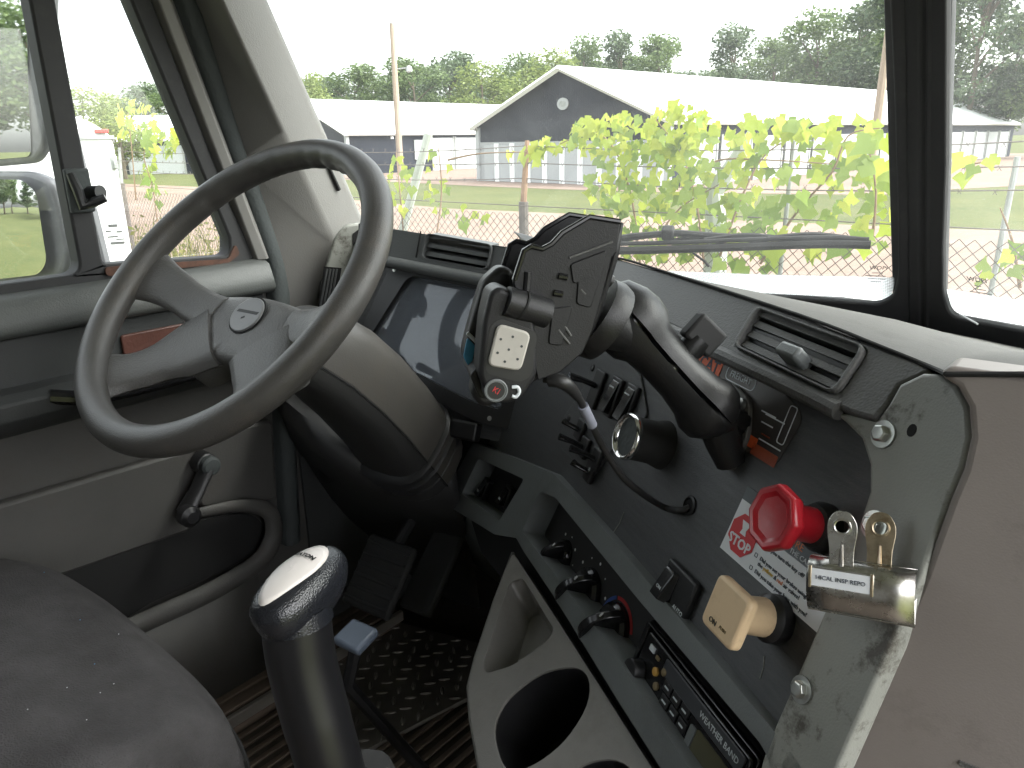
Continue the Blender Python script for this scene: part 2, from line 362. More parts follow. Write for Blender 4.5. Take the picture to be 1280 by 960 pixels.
groundmat('gravel', (.17, .118, .094), (.22, .16, .13), (.14, .105, .085), .5, 14, bump=.3)
def leafmat(name, c1, c2, trans=.5):
    m = bpy.data.materials.new(name); m.use_nodes = True; t = m.node_tree; L = t.links.new; b = t.nodes['Principled BSDF']; b.inputs['Roughness'].default_value = .55; b.inputs['Specular IOR Level'].default_value = .3
    ge = nd(t, 'ShaderNodeNewGeometry'); oi = nd(t, 'ShaderNodeObjectInfo'); ad = nd(t, 'ShaderNodeMath', operation='ADD'); L(ge.outputs['Random Per Island'], ad.inputs[0]); L(oi.outputs['Random'], ad.inputs[1])
    fc = nd(t, 'ShaderNodeMath', operation='FRACT'); L(ad.outputs[0], fc.inputs[0])
    mx = nd(t, 'ShaderNodeMix', data_type='RGBA'); L(fc.outputs[0], mx.inputs[0]); mx.inputs[6].default_value = (*c1, 1); mx.inputs[7].default_value = (*c2, 1); L(mx.outputs[2], b.inputs['Base Color'])
    tr = nd(t, 'ShaderNodeBsdfTranslucent'); L(mx.outputs[2], tr.inputs[0]); ms = nd(t, 'ShaderNodeMixShader', Fac=trans); L(b.outputs[0], ms.inputs[1]); L(tr.outputs[0], ms.inputs[2]); L(ms.outputs[0], t.nodes['Material Output'].inputs[0]); M[name] = m
leafmat('tree_leaf', (.075, .115, .048), (.15, .20, .075), .4)
leafmat('tree_leaf_light', (.13, .175, .05), (.22, .26, .075), .4)
leafmat('tree_leaf_dark', (.06, .095, .05), (.115, .15, .075), .35)
leafmat('vine_leaf', (.15, .225, .05), (.27, .34, .08), .58)
leafmat('vine_young', (.27, .34, .05), (.38, .41, .07), .58)
leafmat('weed', (.10, .11, .03), (.19, .175, .065), .4)
pmat('vine_wood', (.20, .13, .08), .9); pmat('bark', (.12, .095, .07), .95, var=.3, vscale=3)
pmat('pole_wood', (.30, .235, .18), .9, var=.2, vscale=4, stretch=(6, 6, .5))
pmat('galv', (.30, .31, .30), .5, metal=.4, var=.2); pmat('post_rust', (.22, .13, .08), .8, var=.3); pmat('wire', (.13, .11, .10), .6, metal=.3, var=.2)
pmat('post_pale', (.42, .44, .40), .7, var=.1)
pmat('roof_white', (.80, .82, .82), .45, var=.03); pmat('wall_white', (.36, .375, .38), .6, var=.05, vscale=1.5)
pmat('trailer_white', (.80, .80, .80), .35, var=.03); pmat('trailer_red', (.5, .05, .04), .4); pmat('dark_print', (.06, .06, .06), .6)
def sidingmat(name, col):
    m = bpy.data.materials.new(name); m.use_nodes = True; t = m.node_tree; L = t.links.new; b = t.nodes['Principled BSDF']; b.inputs['Roughness'].default_value = .8; b.inputs['Specular IOR Level'].default_value = .2; b.inputs['Base Color'].default_value = (*col, 1)
    tc = nd(t, 'ShaderNodeTexCoord'); mp = nd(t, 'ShaderNodeMapping'); mp.inputs['Rotation'].default_value = (0, 0, rad(50)); L(tc.outputs['Object'], mp.inputs[0])
    w = nd(t, 'ShaderNodeTexWave', Scale=2.6); w.bands_direction = 'X'; w.wave_profile = 'SAW'; L(mp.outputs[0], w.inputs['Vector'])
    bp = nd(t, 'ShaderNodeBump', Strength=.7, Distance=.06); L(w.outputs['Fac'], bp.inputs['Height']); L(bp.outputs[0], b.inputs['Normal']); M[name] = m
sidingmat('siding_dark', (.016, .019, .028)); sidingmat('siding_white', (.34, .35, .355))
# ------------------------------------------------------------------ ground and roads
GR = Fr((0, 0, 0), X, Y, Z)
def gsheet(name, px, z, mat):
    pts = [GR.hit(*p) for p in px]
    return mk(name, ([V((p.x, p.y, z)) for p in pts], [tuple(range(len(pts)))]), mat, kind='structure', smooth=0)
mk('ground', ([V((x*700, y*700, 0)) for x, y in ((-1, -1), (1, -1), (1, 1), (-1, 1))], [(0, 1, 2, 3)]), M['grass'], kind='structure', smooth=0)
gsheet('gravel_lane', [(60, 226), (300, 236), (430, 249), (560, 261), (700, 267), (900, 275), (1120, 284), (1320, 291), (1320, 480), (900, 480), (430, 480), (60, 480)], .012, M['gravel'])
gsheet('gravel_yard', [(380, 222), (600, 233), (700, 237), (850, 241), (1100, 244), (1190, 237), (1320, 230), (1320, 192), (900, 190), (600, 203), (380, 212)], .012, M['gravel'])

# ------------------------------------------------------------------ storage buildings
def building(o, ang, wd_, L, eave, ridge, label, doors_g, doors_l, emblem=False, dark_gable_from=2.25, long_dark=2.6, white_above=None):
    u = V((math.cos(ang), math.sin(ang), 0)); v = V((-math.sin(ang), math.cos(ang), 0))
    fr = Fr(o, u, v, Z); b = thing('storage_building', o, label, 'building', 'storage buildings beyond the fence')
    P = fr.p
    # gable wall and long wall (dark siding on top, pale bays below)
    g = [(0, 0), (wd_, 0), (wd_, eave), (wd_/2, ridge), (0, eave)]
    vs_ = [P(a, 0, c) for a, c in g] + [P(a, L, c) for a, c in g]
    mk('wall', (vs_, [(0, 1, 2, 3, 4), (5, 9, 8, 7, 6), (0, 5, 6, 1), (1, 6, 7, 2), (0, 4, 9, 5)]), M['siding_dark'], b, smooth=0)
    t = .09; ov = .35
    sl = (ridge - eave)/(wd_/2)
    rf = []
    for s in (0, 1):
        e = -ov if s == 0 else wd_ + ov; ez = eave - sl*ov
        rf.append(([P(e, -ov, ez + .03), P(wd_/2, -ov, ridge + .03), P(wd_/2, L + ov, ridge + .03), P(e, L + ov, ez + .03),
                    P(e, -ov, ez + .03 + t), P(wd_/2, -ov, ridge + .03 + t), P(wd_/2, L + ov, ridge + .03 + t), P(e, L + ov, ez + .03 + t)],
                   [(0, 1, 2, 3), (4, 7, 6, 5), (0, 4, 5, 1), (1, 5, 6, 2), (2, 6, 7, 3), (3, 7, 4, 0)]))
    for s in (0, 1):
        roof = mk('roof', rf[s], M['roof_white'], b, smooth=0)
        e = -ov if s == 0 else wd_ + ov; ez = eave - sl*ov
        d = (P(wd_/2, -ov, ridge) - P(e, -ov, ez)).normalized()
        mk('rake_trim', tube([P(e, -ov - .05, ez - .02), P(wd_/2, -ov - .05, ridge - .02)], .16, 4), M['roof_white'], roof, smooth=0)
        mk('gutter', tube([P(e, -ov, ez - .02), P(e, L + ov, ez - .02)], .12, 4), M['roof_white'], roof, smooth=0)
    for a in (0, wd_):
        mk('corner_trim', box(fr, a - .14, a + .14, -.16, .12, 0, eave - .1), M['wall_white'], b, smooth=0)
    n = doors_g
    if n:
        mk('lower_wall', box(fr, .15, wd_ - .15, -.06, -.01, 0, dark_gable_from + .08), M['siding_white'], b, smooth=0)
        for i in range(n):
            a0 = .35 + (wd_ - .7)*i/n; a1 = .35 + (wd_ - .7)*(i + 1)/n
            d = mk('roll_up_door', box(fr, a0 + .18, a1 - .18, -.085, -.05, .03, dark_gable_from - .1), M['wall_white'], b, smooth=0)
            mk('door_post', box(fr, a1 - .17, a1 + .17, -.15, -.062, 0, dark_gable_from), M['roof_white'], b, smooth=0)
    if doors_l:
        for (y0, y1, hh) in doors_l:
            d = mk('roll_up_door', box(fr, wd_ + .02, wd_ + .07, y0, y1, .03, hh), M['wall_white'], b, smooth=0)
            mk('door_jamb', box(fr, wd_ + .02, wd_ + .12, y0 - .16, y0 - .004, 0, hh + .1), M['galv'], d, smooth=0)
            mk('door_jamb', box(fr, wd_ + .02, wd_ + .12, y1 + .004, y1 + .16, 0, hh + .1), M['galv'], d, smooth=0)
    if emblem:
        f2 = Fr(P(wd_/2, -.03, 4.3), u, Z, -v)
        e = plate('round_vent', f2, ell(0, 0, .42, .32, 20), 0, .06, M['wall_white'], b)
        plate('vent_rim', f2, ell(0, 0, .26, .16, 16), .06, .075, M['galv'], e)
    return b, fr
dl = [(1.2 + i*3.6, 1.2 + i*3.6 + 3.0, 2.45) for i in range(16)]
bA, fA = building((-33.3, 37.2, 0), math.atan2(-.11, .994), 14.3, 60, 3.3, 6.15, 'long white-roofed storage building with dark gable and round vent behind the grape vine', 10, dl, True)
B1 = GR.hit(437, 219); angB = math.atan2(-.11, .994)
lB = V((.11, .994, 0)).normalized(); gB = V((.994, -.11, 0))
oB = B1 - gB*14
# the far building shows its gable on the left and its long side, turned a little more to the right
angB2 = math.atan2(-.046, .995); uB = V((math.cos(angB2), math.sin(angB2), 0))
oB = B1 - uB*13
wB = Fr(B1, V((.046, .995, 0)), Z, V((.995, -.046, 0)))
yd = [wB.uv(px_, 195)[0] for px_ in (541, 566, 570, 597)]
bB, fB = building(oB, angB2, 13, 42, 3.25, 5.9, 'lower white-roofed dark storage building standing left behind the utility pole', 7, [(yd[0], yd[1], 2.75), (yd[2], yd[3], 2.75)], False)
nb0 = wB.uv(518, 195)[0]
mk('notice_board', box(fB, 13.02, 13.1, nb0, nb0 + 2.2, 1.0, 2.6), M['wall_white'], bB, smooth=0)
mk('wall_lamp', lathe(fB.sub(13.02, 4.5, 2.7), [(.01, 0), (.16, 0), (.14, .2), (.01, .25)], 10), M['roof_white'], bB)
# the small building seen through the vent window
oC = GR.hit(150, 214)
bC, fC = building(oC, rad(-52), 11, 26, 3.1, 5.2, 'pale storage building far off in the vent window', 6, [(1, 6, 2.5), (7, 12, 2.5), (13, 18, 2.5), (19, 24, 2.5)], False)

# ------------------------------------------------------------------ utility poles
def pole(px, py, h, r0, lean, label, lamp=False, gname='utility poles'):
    p = GR.hit(px, py); t = thing('utility_pole', p, label, 'utility pole', gname)
    mk('shaft', tube([p + V((0, 0, -.3)), p + V((lean[0]*.5, lean[1]*.5, h/2)), p + V((lean[0], lean[1], h))], [r0, r0*.88, r0*.72], 10), M['pole_wood'], t)
    mk('pole_cap', tube([p + V((lean[0], lean[1], h)), p + V((lean[0], lean[1], h + .12))], [r0*.78, r0*.6], 8), M['galv'], t)
    if lamp:
        q = p + V((lean[0]*.7, lean[1]*.7, h*.71))
        mk('bracket', tube([q, q + RT*1.1 + Z*.1], .05, 6), M['galv'], t)
        mk('lamp_head', lathe(Fr(q + RT*1.1 + Z*.15, X, Y, Z), [(.05, -.4), (.26, -.3), (.22, 0), (.05, .12)], 10), M['wall_white'], t)
pole(501, 218, 10.9, .27, (0, 0), 'bare grey wooden pole standing before the far low building', True)
pole(1086, 230, 11.5, .24, (.1, .1), 'wooden pole leaning beside the long roof, left of the windshield post')

# ------------------------------------------------------------------ trees
def leaf_cloud(n, clumps, size, rng):
    vs_, fs = [], []
    tot = sum(c[3]*c[4]*c[5] for c in clumps)
    for (cx, cy_, cz, rx, ry, rz) in clumps:
        k = max(8, int(n*rx*ry*rz/tot))
        for _ in range(k):
            d = V((rng.gauss(0, 1), rng.gauss(0, 1), rng.gauss(0, 1))).normalized()*(rng.random()**.38)
            p = V((cx + d.x*rx, cy_ + d.y*ry, cz + d.z*rz))
            a = V((rng.gauss(0, 1), rng.gauss(0, 1), rng.gauss(0, .6))).normalized(); b = a.cross(V((rng.gauss(0, 1), rng.gauss(0, 1), rng.gauss(0, 1)))).normalized()
            s = size*rng.uniform(.55, 1.3); i = len(vs_)
            vs_ += [p - a*s, p + b*s*.55, p + a*s, p - b*s*.55]; fs.append((i, i+1, i+2, i+3))
    return vs_, fs
TREEM = {}
def tree_mesh(kind, seed):
    rng = random.Random(seed); H = 1.0
    cl = []; limbs = []
    n = 34 if kind != 'conifer' else 14
    for i in range(n):
        if kind == 'conifer':
            t = i/n; r_ = .20*(1 - t) + .02; a = i*2.4
            cl.append((math.cos(a)*r_*.5, math.sin(a)*r_*.5, .22 + t*.76, r_*.9, r_*.9, .06))
        else:
            zz = rng.uniform(.3, .97); w = (.36 if kind == 'broad' else .25)*math.sin(math.pi*min(.96, (zz - .12)/.9))**.6
            a = rng.uniform(0, 6.28); q = w*rng.uniform(.35, 1.0); s = rng.uniform(.06, .13)
            c = (math.cos(a)*q, math.sin(a)*q, zz, s*1.25, s*1.25, s*.9); cl.append(c); limbs.append(c)
    vf = leaf_cloud(6500, cl, .0165, rng)
    tr = [tube([V((0, 0, -.01)), V((.004, 0, .3)), V((-.006, .004, .62)), V((0, 0, .9))], [.022, .016, .010, .002], 7)]
    for c in limbs[:12]:
        z0 = max(.14, c[2] - .22); tr.append(tube([V((0, 0, z0)), V((c[0]*.55, c[1]*.55, z0 + (c[2]-z0)*.6)), V(c[:3])], [.008, .005, .0015], 5))
    def me(nm, vf, mat):
        m_ = bpy.data.meshes.new(nm); m_.from_pydata([tuple(v) for v in vf[0]], [], vf[1]); m_.materials.append(mat); return m_
    return me('trunk', join(*tr), M['bark']), vf
def make_tree_variants():
    for k, (kind, mat) in enumerate([('broad', 'tree_leaf'), ('broad', 'tree_leaf_light'), ('tall', 'tree_leaf'), ('tall', 'tree_leaf_dark'), ('broad', 'tree_leaf_dark'), ('conifer', 'tree_leaf_dark')]):
        tm, vf = tree_mesh(kind, 11 + k); cm = bpy.data.meshes.new('crown'); cm.from_pydata([tuple(v) for v in vf[0]], [], vf[1]); cm.materials.append(M[mat]); TREEM[k] = (tm, cm)
make_tree_variants()
def tree_at(p, h, var, label, group, rot=0, wide=1.0):
    o = thing('tree', p, label, 'tree', group); o.scale = (h*wide, h*wide, h); o.rotation_euler.z = rot
    for nm, me in (('trunk', TREEM[var][0]), ('crown', TREEM[var][1])):
        c = bpy.data.objects.new(nm, me); COL.objects.link(c); c.parent = o
def tree_px(px, top, dist, var, label, wide=1.0, group='trees in the far tree line'):
    d = ray(px, 178); d = V((d.x, d.y, 0)).normalized(); p = V((CAM.x, CAM.y, 0)) + d*dist
    rr = ray(px, top); h = CAM.z + rr.z/V((rr.x, rr.y, 0)).length*dist
    tree_at(p, h*1.04, var, label, group, R.uniform(0, 6.28), wide)
TL = [(395, 98, 105, 1, 'rounded pale tree next to the door-side windshield pillar', 1.0), (448, 92, 112, 0, 'leafy tree left of the pole with the lamp', 1.2), (520, 84, 108, 0, 'broad tree right behind the pole with the lamp', 1.3),
      (565, 76, 118, 4, 'dark broad tree above the lower building roof', 1.1), (604, 84, 104, 1, 'light green tree left of the dark gable peak', 1.2), (655, 76, 112, 2, 'tall tree just left of the dark gable peak', 1.1),
      (690, 70, 100, 1, 'yellowish green tree rising behind the dark gable peak', 1.2), (728, 56, 116, 2, 'tall tree right of the dark gable peak', 1.0), (775, 52, 112, 3, 'tall thin-topped tree above the near end of the long roof', .9), (820, 56, 108, 0, 'tree above the long roof, left of the tree line gap', 1.0),
      (868, 98, 120, 4, 'low tree filling the gap in the tree line', 1.2), (912, 46, 110, 3, 'dark tree at the right side of the tree line gap', 1.0), (960, 60, 104, 0, 'broad tree right of the tree line gap', 1.0), (1012, 24, 100, 2, 'tall tree left of the leaning pole', 1.0), (1060, 20, 108, 0, 'broad tree just left of the leaning pole', .9),
      (1100, -10, 98, 3, 'tallest dark tree behind the leaning pole', 1.1), (1150, -20, 96, 2, 'tree hidden partly by the black windshield post', .9), (1205, -40, 92, 4, 'big dark tree just right of the windshield post', .9), (1252, 40, 96, 3, 'dark tree below the sky gap right of the windshield post', 1.2), (1310, -30, 90, 2, 'tree cut by the right edge of the picture', .9),
      (1232, 90, 100, 0, 'lower tree above the far end of the long roof', 1.3), (110, 118, 60, 1, 'yellow-green tree behind the white trailer', 1.4), (150, 124, 70, 1, 'small pale tree right of the white trailer', 1.3), (185, 112, 95, 4, 'dark tree right of the trailer in the vent window', 1.2), (225, 118, 90, 0, 'tree by the slanted frame of the vent window', 1.3), (65, 100, 100, 0, 'tree beyond the vent window bar', 1.2)]
for a in TL: tree_px(a[0], a[1], a[2], a[3], a[4], a[5])
BACK = ['far back tree over the left end of the low building roof', 'far back tree left of the lamp pole', 'far back tree touching the lamp pole on its left', 'far back tree touching the lamp pole on its right', 'far back tree over the middle of the low building roof', 'far back tree over the right part of the low building roof', 'far back tree where the low roof meets the gable roof', 'far back tree left above the gable slope', 'far back tree just right of the gable peak', 'far back tree over the first third of the long roof', 'far back tree left of the sky gap', 'far back low tree on the left of the sky gap floor', 'far back low tree on the right of the sky gap floor', 'far back tree right of the sky gap', 'far back tree left of the leaning pole', 'far back tree next to the leaning pole', 'far back tree between the leaning pole and the windshield post']
for i, (px_, top_) in enumerate(((380, 108), (425, 106), (475, 100), (505, 92), (545, 92), (590, 98), (630, 90), (672, 88), (706, 84), (750, 82), (797, 80), (845, 98), (890, 96), (935, 92), (985, 78), (1035, 66), (1080, 58))):
    tree_px(px_, top_, 128 + 6*(i % 3), (0, 4, 2, 3)[i % 4], BACK[i], 1.45, 'back row of the tree line')
# trees and lawn behind the truck, shown by the door mirrors
for i, (ax, ay, hh, va) in enumerate([(-52, -62, 13, 5), (-46, -68, 15, 3), (-58, -55, 12, 5), (-40, -74, 14, 2), (-64, -48, 13, 3), (-33, -78, 13, 5), (-70, -40, 15, 2), (-26, -82, 15, 4), (-75, -30, 14, 5), (-18, -60, 16, 4), (-14, -48, 15, 3), (-49, -80, 18, 2), (-66, -62, 17, 3)]):
    tree_at(V((ax, ay, 0)), hh, va, 'dark tree of the wood behind the truck, seen in the door mirrors', 'trees seen in the mirrors', i*1.3, 1.25)

# ------------------------------------------------------------------ chain-link fence
FY = 3.7; FX0, FX1 = -17.0, 4.5; FTOP = 2.02
fence = thing('chain_link_fence', (FX0, FY, 0), 'rusty chain-link fence with barbed wire in front of the truck', 'fence')
def fence_mesh():
    vs_, fs = [], []; s = .058; r_ = .0019
    n = int((FX1 - FX0)/s); m_ = int(FTOP/s)
    for i in range(n):
        for j in range(8, m_):
            for (x0, x1) in ((0, 1), (1, 0)):
                p = V((FX0 + (i + x0)*s, FY + (.004 if x0 else -.004), j*s)); q = V((FX0 + (i + x1)*s, FY + (.004 if x0 else -.004), (j + 1)*s))
                k = len(vs_); d = (q - p).normalized(); w = d.cross(Y).normalized()*r_
                vs_ += [p - w, p + Y*r_*1.6, p + w, q - w, q + Y*r_*1.6, q + w]
                fs += [(k, k+1, k+4, k+3), (k+1, k+2, k+5, k+4), (k+2, k, k+3, k+5)]
    return vs_, fs
mk('wire_mesh', fence_mesh(), M['wire'], fence, smooth=0, kind='stuff')
FXS = [-13.6, -10.9, -8.2, -5.45, -2.75, -.05, 2.6]
for i, x in enumerate(FXS):
    mk('post', tube([V((x, FY + .04, 0)), V((x, FY + .04, 2.04))], .03, 10), M['galv' if i % 2 else 'wire'], fence)
    mk('barb_arm', tube([V((x, FY + .04, 2.04)), V((x + .003, FY + .055, 2.2)), V((x + .006, FY + .075, 2.40))], [.02, .018, .014], 8), M['post_rust' if i == 4 else 'galv'], fence)
def wire_line(z, dy, sag):
    pts = []
    xs = sorted(FXS + [FX0, FX1]); xs = [FX0] + FXS + [FX1]
    for a, b in zip(xs[:-1], xs[1:]):
        for k in range(8):
            t = k/8; pts.append(V((lerp(a, b, t), FY + dy, z - sag*4*t*(1-t))))
    pts.append(V((FX1, FY + dy, z)))
    vf = [tube(pts, .0028, 4)]
    x = FX0 + .1
    while x < FX1:
        p = V((x, FY + dy, z - sag*.5)); vf.append(tube([p + V((-.008, 0, -.011)), p + V((.008, .004, .011))], .0016, 3)); vf.append(tube([p + V((-.008, 0, .011)), p + V((.008, -.004, -.011))], .0016, 3)); x += .13
    return join(*vf)
for z_, dy, sg in ((2.18, .05, .03), (2.27, .06, .02), (2.37, .07, .035)): mk('barbed_wire', wire_line(z_, dy, sg), M['wire'], fence, smooth=0)
mk('tension_wire', tube([V((FX0, FY, FTOP)), V((FX1, FY, FTOP))], .003, 5), M['wire'], fence)
# slanted pale brace left of the vine, thin stakes near the right windshield
p0, p1 = hitp(500, 300, V((0, FY + .25, 0)), Y), hitp(536, 166, V((0, FY + .25, 0)), Y)
q = p0 + (p0 - p1)*2.3
br = mk('leaning_post', tube([V((q.x, q.y, 0)), p0, p1], [.035, .034, .03], 10), M['post_pale']); tag(br, 'pale green-grey post leaning over against the fence', 'post')
p0, p1 = hitp(1255, 282, V((0, FY + .15, 0)), Y), hitp(1272, 196, V((0, FY + .15, 0)), Y); q = p0 + (p0 - p1)*(p0.z/(p1.z - p0.z))
tag(mk('stake', tube([q, p1], .012, 8), M['galv']), 'thin grey steel stake by the fence at the right edge', 'stake')
p0, p1 = hitp(984, 255, V((0, FY + .12, 0)), Y), hitp(992, 176, V((0, FY + .12, 0)), Y); q = p0 + (p0 - p1)*(p0.z/(p1.z - p0.z))
tag(mk('stake', tube([q, p1], .012, 8), M['galv']), 'thin grey steel stake standing amid the vine leaves', 'stake')
# an old grey trunk that the vine climbs
p0, p1, p2 = [hitp(a, b, V((0, FY + .2, 0)), Y) for a, b in ((896, 300), (893, 240), (925, 190))]
tag(mk('dead_trunk', tube([V((p0.x, p0.y, 0)), p0, p1, p2, p2 + V((.06, 0, .12))], [.07, .062, .05, .032, .012], 9), M['post_pale']), 'grey dead trunk standing behind the vine leaves', 'tree trunk')

# ------------------------------------------------------------------ grape vine
def leaf_mesh(name, mat, seed):
    rng = random.Random(seed); n = 11; vs_ = [V((0, 0, .006))]; 
    for i in range(n):
        t = i/(n - 1); a = rad(-162 + 324*t); lob = (1.12 if i in (5,) else .96 if i in (2, 8) else .70 if i in (0, 10) else .60 if i in (3, 4, 6, 7) else .74)
        r_ = lob*rng.uniform(.92, 1.05)
        x, y = math.sin(a)*r_, math.cos(a)*r_ + .25
        vs_.append(V((x*.9, y, -.16*(x*x + y*y) + .05*rng.uniform(-1, 1))))
    vs_.append(V((0, -.1, .0)))
    fs = [(0, i+1, i+2) for i in range(n - 1)] + [(0, n, n + 1), (0, n + 1, 1)]
    me = bpy.data.meshes.new(name); me.from_pydata([tuple(v) for v in vs_], [], fs); me.shade_smooth(); me.materials.append(mat); return me
LEAFS = {k: [leaf_mesh('leaf', M[k], s) for s in range(4)] for k in ('vine_leaf', 'vine_young')}
def leaf_matrix(p, s, rng, tilt=.9):
    face = V((rng.uniform(-.7, .7), -1, rng.uniform(-.3, .9))).normalized(); spin = rng.uniform(-.9, .9) + math.pi
    q = face.to_track_quat('Z', 'Y'); return Matrix.Translation(p) @ q.to_matrix().to_4x4() @ Matrix.Rotation(rng.uniform(-3.1, 3.1) if rng.random() < .3 else spin, 4, 'Z') @ Matrix.Scale(s, 4)
def vine(loc, label, clumps, stems, nmax, seed):
    rng = random.Random(seed); t = thing('grape_vine', loc, label, 'grape vine', 'grape vines on the fence'); L = V(loc); allm = []
    for (px, py, rx, ry, n, yf, s) in clumps:
        for _ in range(n):
            a = rng.uniform(0, 6.28); q = math.sqrt(rng.random()); X_, Y_ = px + math.cos(a)*rx*q, py + math.sin(a)*ry*q
            p = hitp(X_, Y_, V((0, FY + rng.uniform(-.22, .28), 0)), Y)
            yy = yf*(1.25 - .5*(Y_ - (py - ry))/(2*ry))
            allm.append((rng.random() < yy, rng.randrange(4), leaf_matrix(p - L, s*rng.uniform(.7, 1.25), rng)))
    rng.shuffle(allm)
    allm.sort(key=lambda m: -m[2].to_scale()[0])
    for (yg, k, mm) in allm[:nmax]:
        o = bpy.data.objects.new('leaf', LEAFS['vine_young' if yg else 'vine_leaf'][k]); COL.objects.link(o); o.parent = t; o.matrix_local = mm
    rest = allm[nmax:]
    if rest:
        vs_, fs, mi = [], [], []
        for (yg, k, mm) in rest:
            me = LEAFS['vine_leaf'][k]; b = len(vs_); vs_ += [mm @ v.co for v in me.vertices]
            for p in me.polygons: fs.append(tuple(b + i for i in p.vertices)); mi.append(1 if yg else 0)
        me = bpy.data.meshes.new('small_leaves'); me.from_pydata([tuple(v) for v in vs_], [], fs); me.polygons.foreach_set('material_index', mi); me.shade_smooth(); me.materials.append(M['vine_leaf']); me.materials.append(M['vine_young'])
        o = bpy.data.objects.new('small_leaves', me); COL.objects.link(o); o.parent = t; o['kind'] = 'stuff'
    for st in stems:
        pts = crom([hitp(a, b, V((0, FY + rng.uniform(-.08, .08), 0)), Y) for a, b in st], 4)
        mk('stem', tube(pts, [max(.002, .007*(1 - .7*i/len(pts))) for i in range(len(pts))], 6), M['vine_wood'], t)
vine((-1.6, FY, 1.0), 'big yellow-green grape vine climbing the fence in the middle of the windshield',
     [(770, 168, 58, 26, 90, .75, .038), (850, 162, 50, 30, 90, .8, .040), (800, 222, 72, 46, 160, .45, .039), (800, 288, 88, 42, 125, .3, .039), (900, 195, 60, 36, 52, .55, .042), (960, 165, 55, 22, 34, .75, .043), (905, 265, 60, 45, 50, .25, .044),
      (1040, 168, 65, 20, 32, .65, .042), (1000, 215, 70, 32, 16, .4, .042), (1060, 225, 50, 30, 15, .35, .048), (1020, 280, 80, 40, 34, .25, .046), (1095, 270, 30, 50, 18, .3, .048), (690, 185, 26, 14, 10, .9, .045), (735, 170, 24, 22, 14, .8, .055), (930, 310, 90, 30, 40, .2, .055), (1090, 190, 25, 40, 16, .4, .06)],
     [[(880, 330), (870, 250), (850, 190), (820, 150)], [(800, 330), (790, 250), (770, 190), (740, 165), (700, 180)], [(900, 320), (930, 240), (960, 190), (1010, 165)], [(950, 330), (1000, 260), (1040, 215), (1060, 170), (1100, 160)], [(860, 220), (900, 200), (960, 200), (1040, 205)], [(820, 300), (850, 260), (900, 230)], [(1090, 300), (1095, 240), (1085, 180)]], 170, 3)
vine((-3.6, FY, 1.2), 'thin sprigs of vine by the pale leaning post', [(500, 225, 16, 40, 20, .55, .045), (550, 225, 18, 45, 18, .6, .04), (640, 195, 20, 8, 7, .95, .05), (585, 268, 25, 14, 10, .5, .04), (668, 190, 16, 14, 8, .95, .05)],
     [[(505, 300), (500, 240), (495, 190)], [(545, 300), (552, 240), (548, 185)], [(560, 200), (600, 192), (660, 190)]], 60, 4)
vine((-6.5, FY, 1.2), 'vine with hanging yellow leaves in the vent window', [(200, 178, 26, 14, 26, .6, .075), (185, 215, 12, 35, 16, .4, .07), (222, 172, 18, 10, 10, .8, .07), (165, 150, 26, 26, 40, .7, .06), (195, 250, 14, 24, 8, .3, .06)], [[(200, 310), (192, 240), (180, 190), (210, 172)], [(170, 250), (165, 190), (160, 140)]], 60, 5)
vine((-.2, FY, 1.2), 'few vine leaves by the fence right of the windshield post', [(1208, 208, 14, 12, 4, .8, .05), (1240, 200, 8, 6, 3, .9, .04), (1272, 318, 16, 22, 9, .5, .04), (1225, 345, 20, 14, 4, .4, .035)], [[(1275, 360), (1265, 300), (1250, 260)], [(1195, 205), (1215, 205), (1245, 198)]], 40, 6)

# ------------------------------------------------------------------ tall weeds by the fence
def weeds():
    rng = random.Random(5); vs_, fs = [], []
    for _ in range(5200):
        x = rng.uniform(-13, -3.2) if rng.random() < .8 else rng.uniform(-3.2, 2.5); y = FY + rng.uniform(.1, 1.2) if rng.random() < .5 else FY - rng.uniform(.1, .5)
        h = rng.uniform(.5, 1.75)*(1 if x < -5 else .6); ln = V((rng.uniform(-.25, .25), rng.uniform(-.2, .2), 0)); w = rng.uniform(.006, .016); a = rng.uniform(0, 3.14); d = V((math.cos(a), math.sin(a), 0))*w
        p = V((x, y, 0)); k = len(vs_)
        vs_ += [p - d, p + d, p + ln*.4*h + Z*h*.6 + d*.8, p + ln*.4*h + Z*h*.6 - d*.8, p + ln*h + Z*h]; fs += [(k, k+1, k+2, k+3), (k+3, k+2, k+4)]
        for _ in range(3):
            q = p + ln*.3*h + Z*h*rng.uniform(.4, .95); e = V((rng.gauss(0, 1), rng.gauss(0, 1), rng.gauss(0, .5))).normalized()*rng.uniform(.04, .1); g = e.cross(V((rng.gauss(0, 1), 1, rng.gauss(0, 1)))).normalized()*.02; k = len(vs_)
            vs_ += [q, q + e*.5 + g, q + e, q + e*.5 - g]; fs.append((k, k+1, k+2, k+3))
    return vs_, fs
tag(mk('tall_weeds', weeds(), M['weed'], smooth=0), 'tall dry yellow-green weeds growing along the fence', 'weeds', kind='stuff')

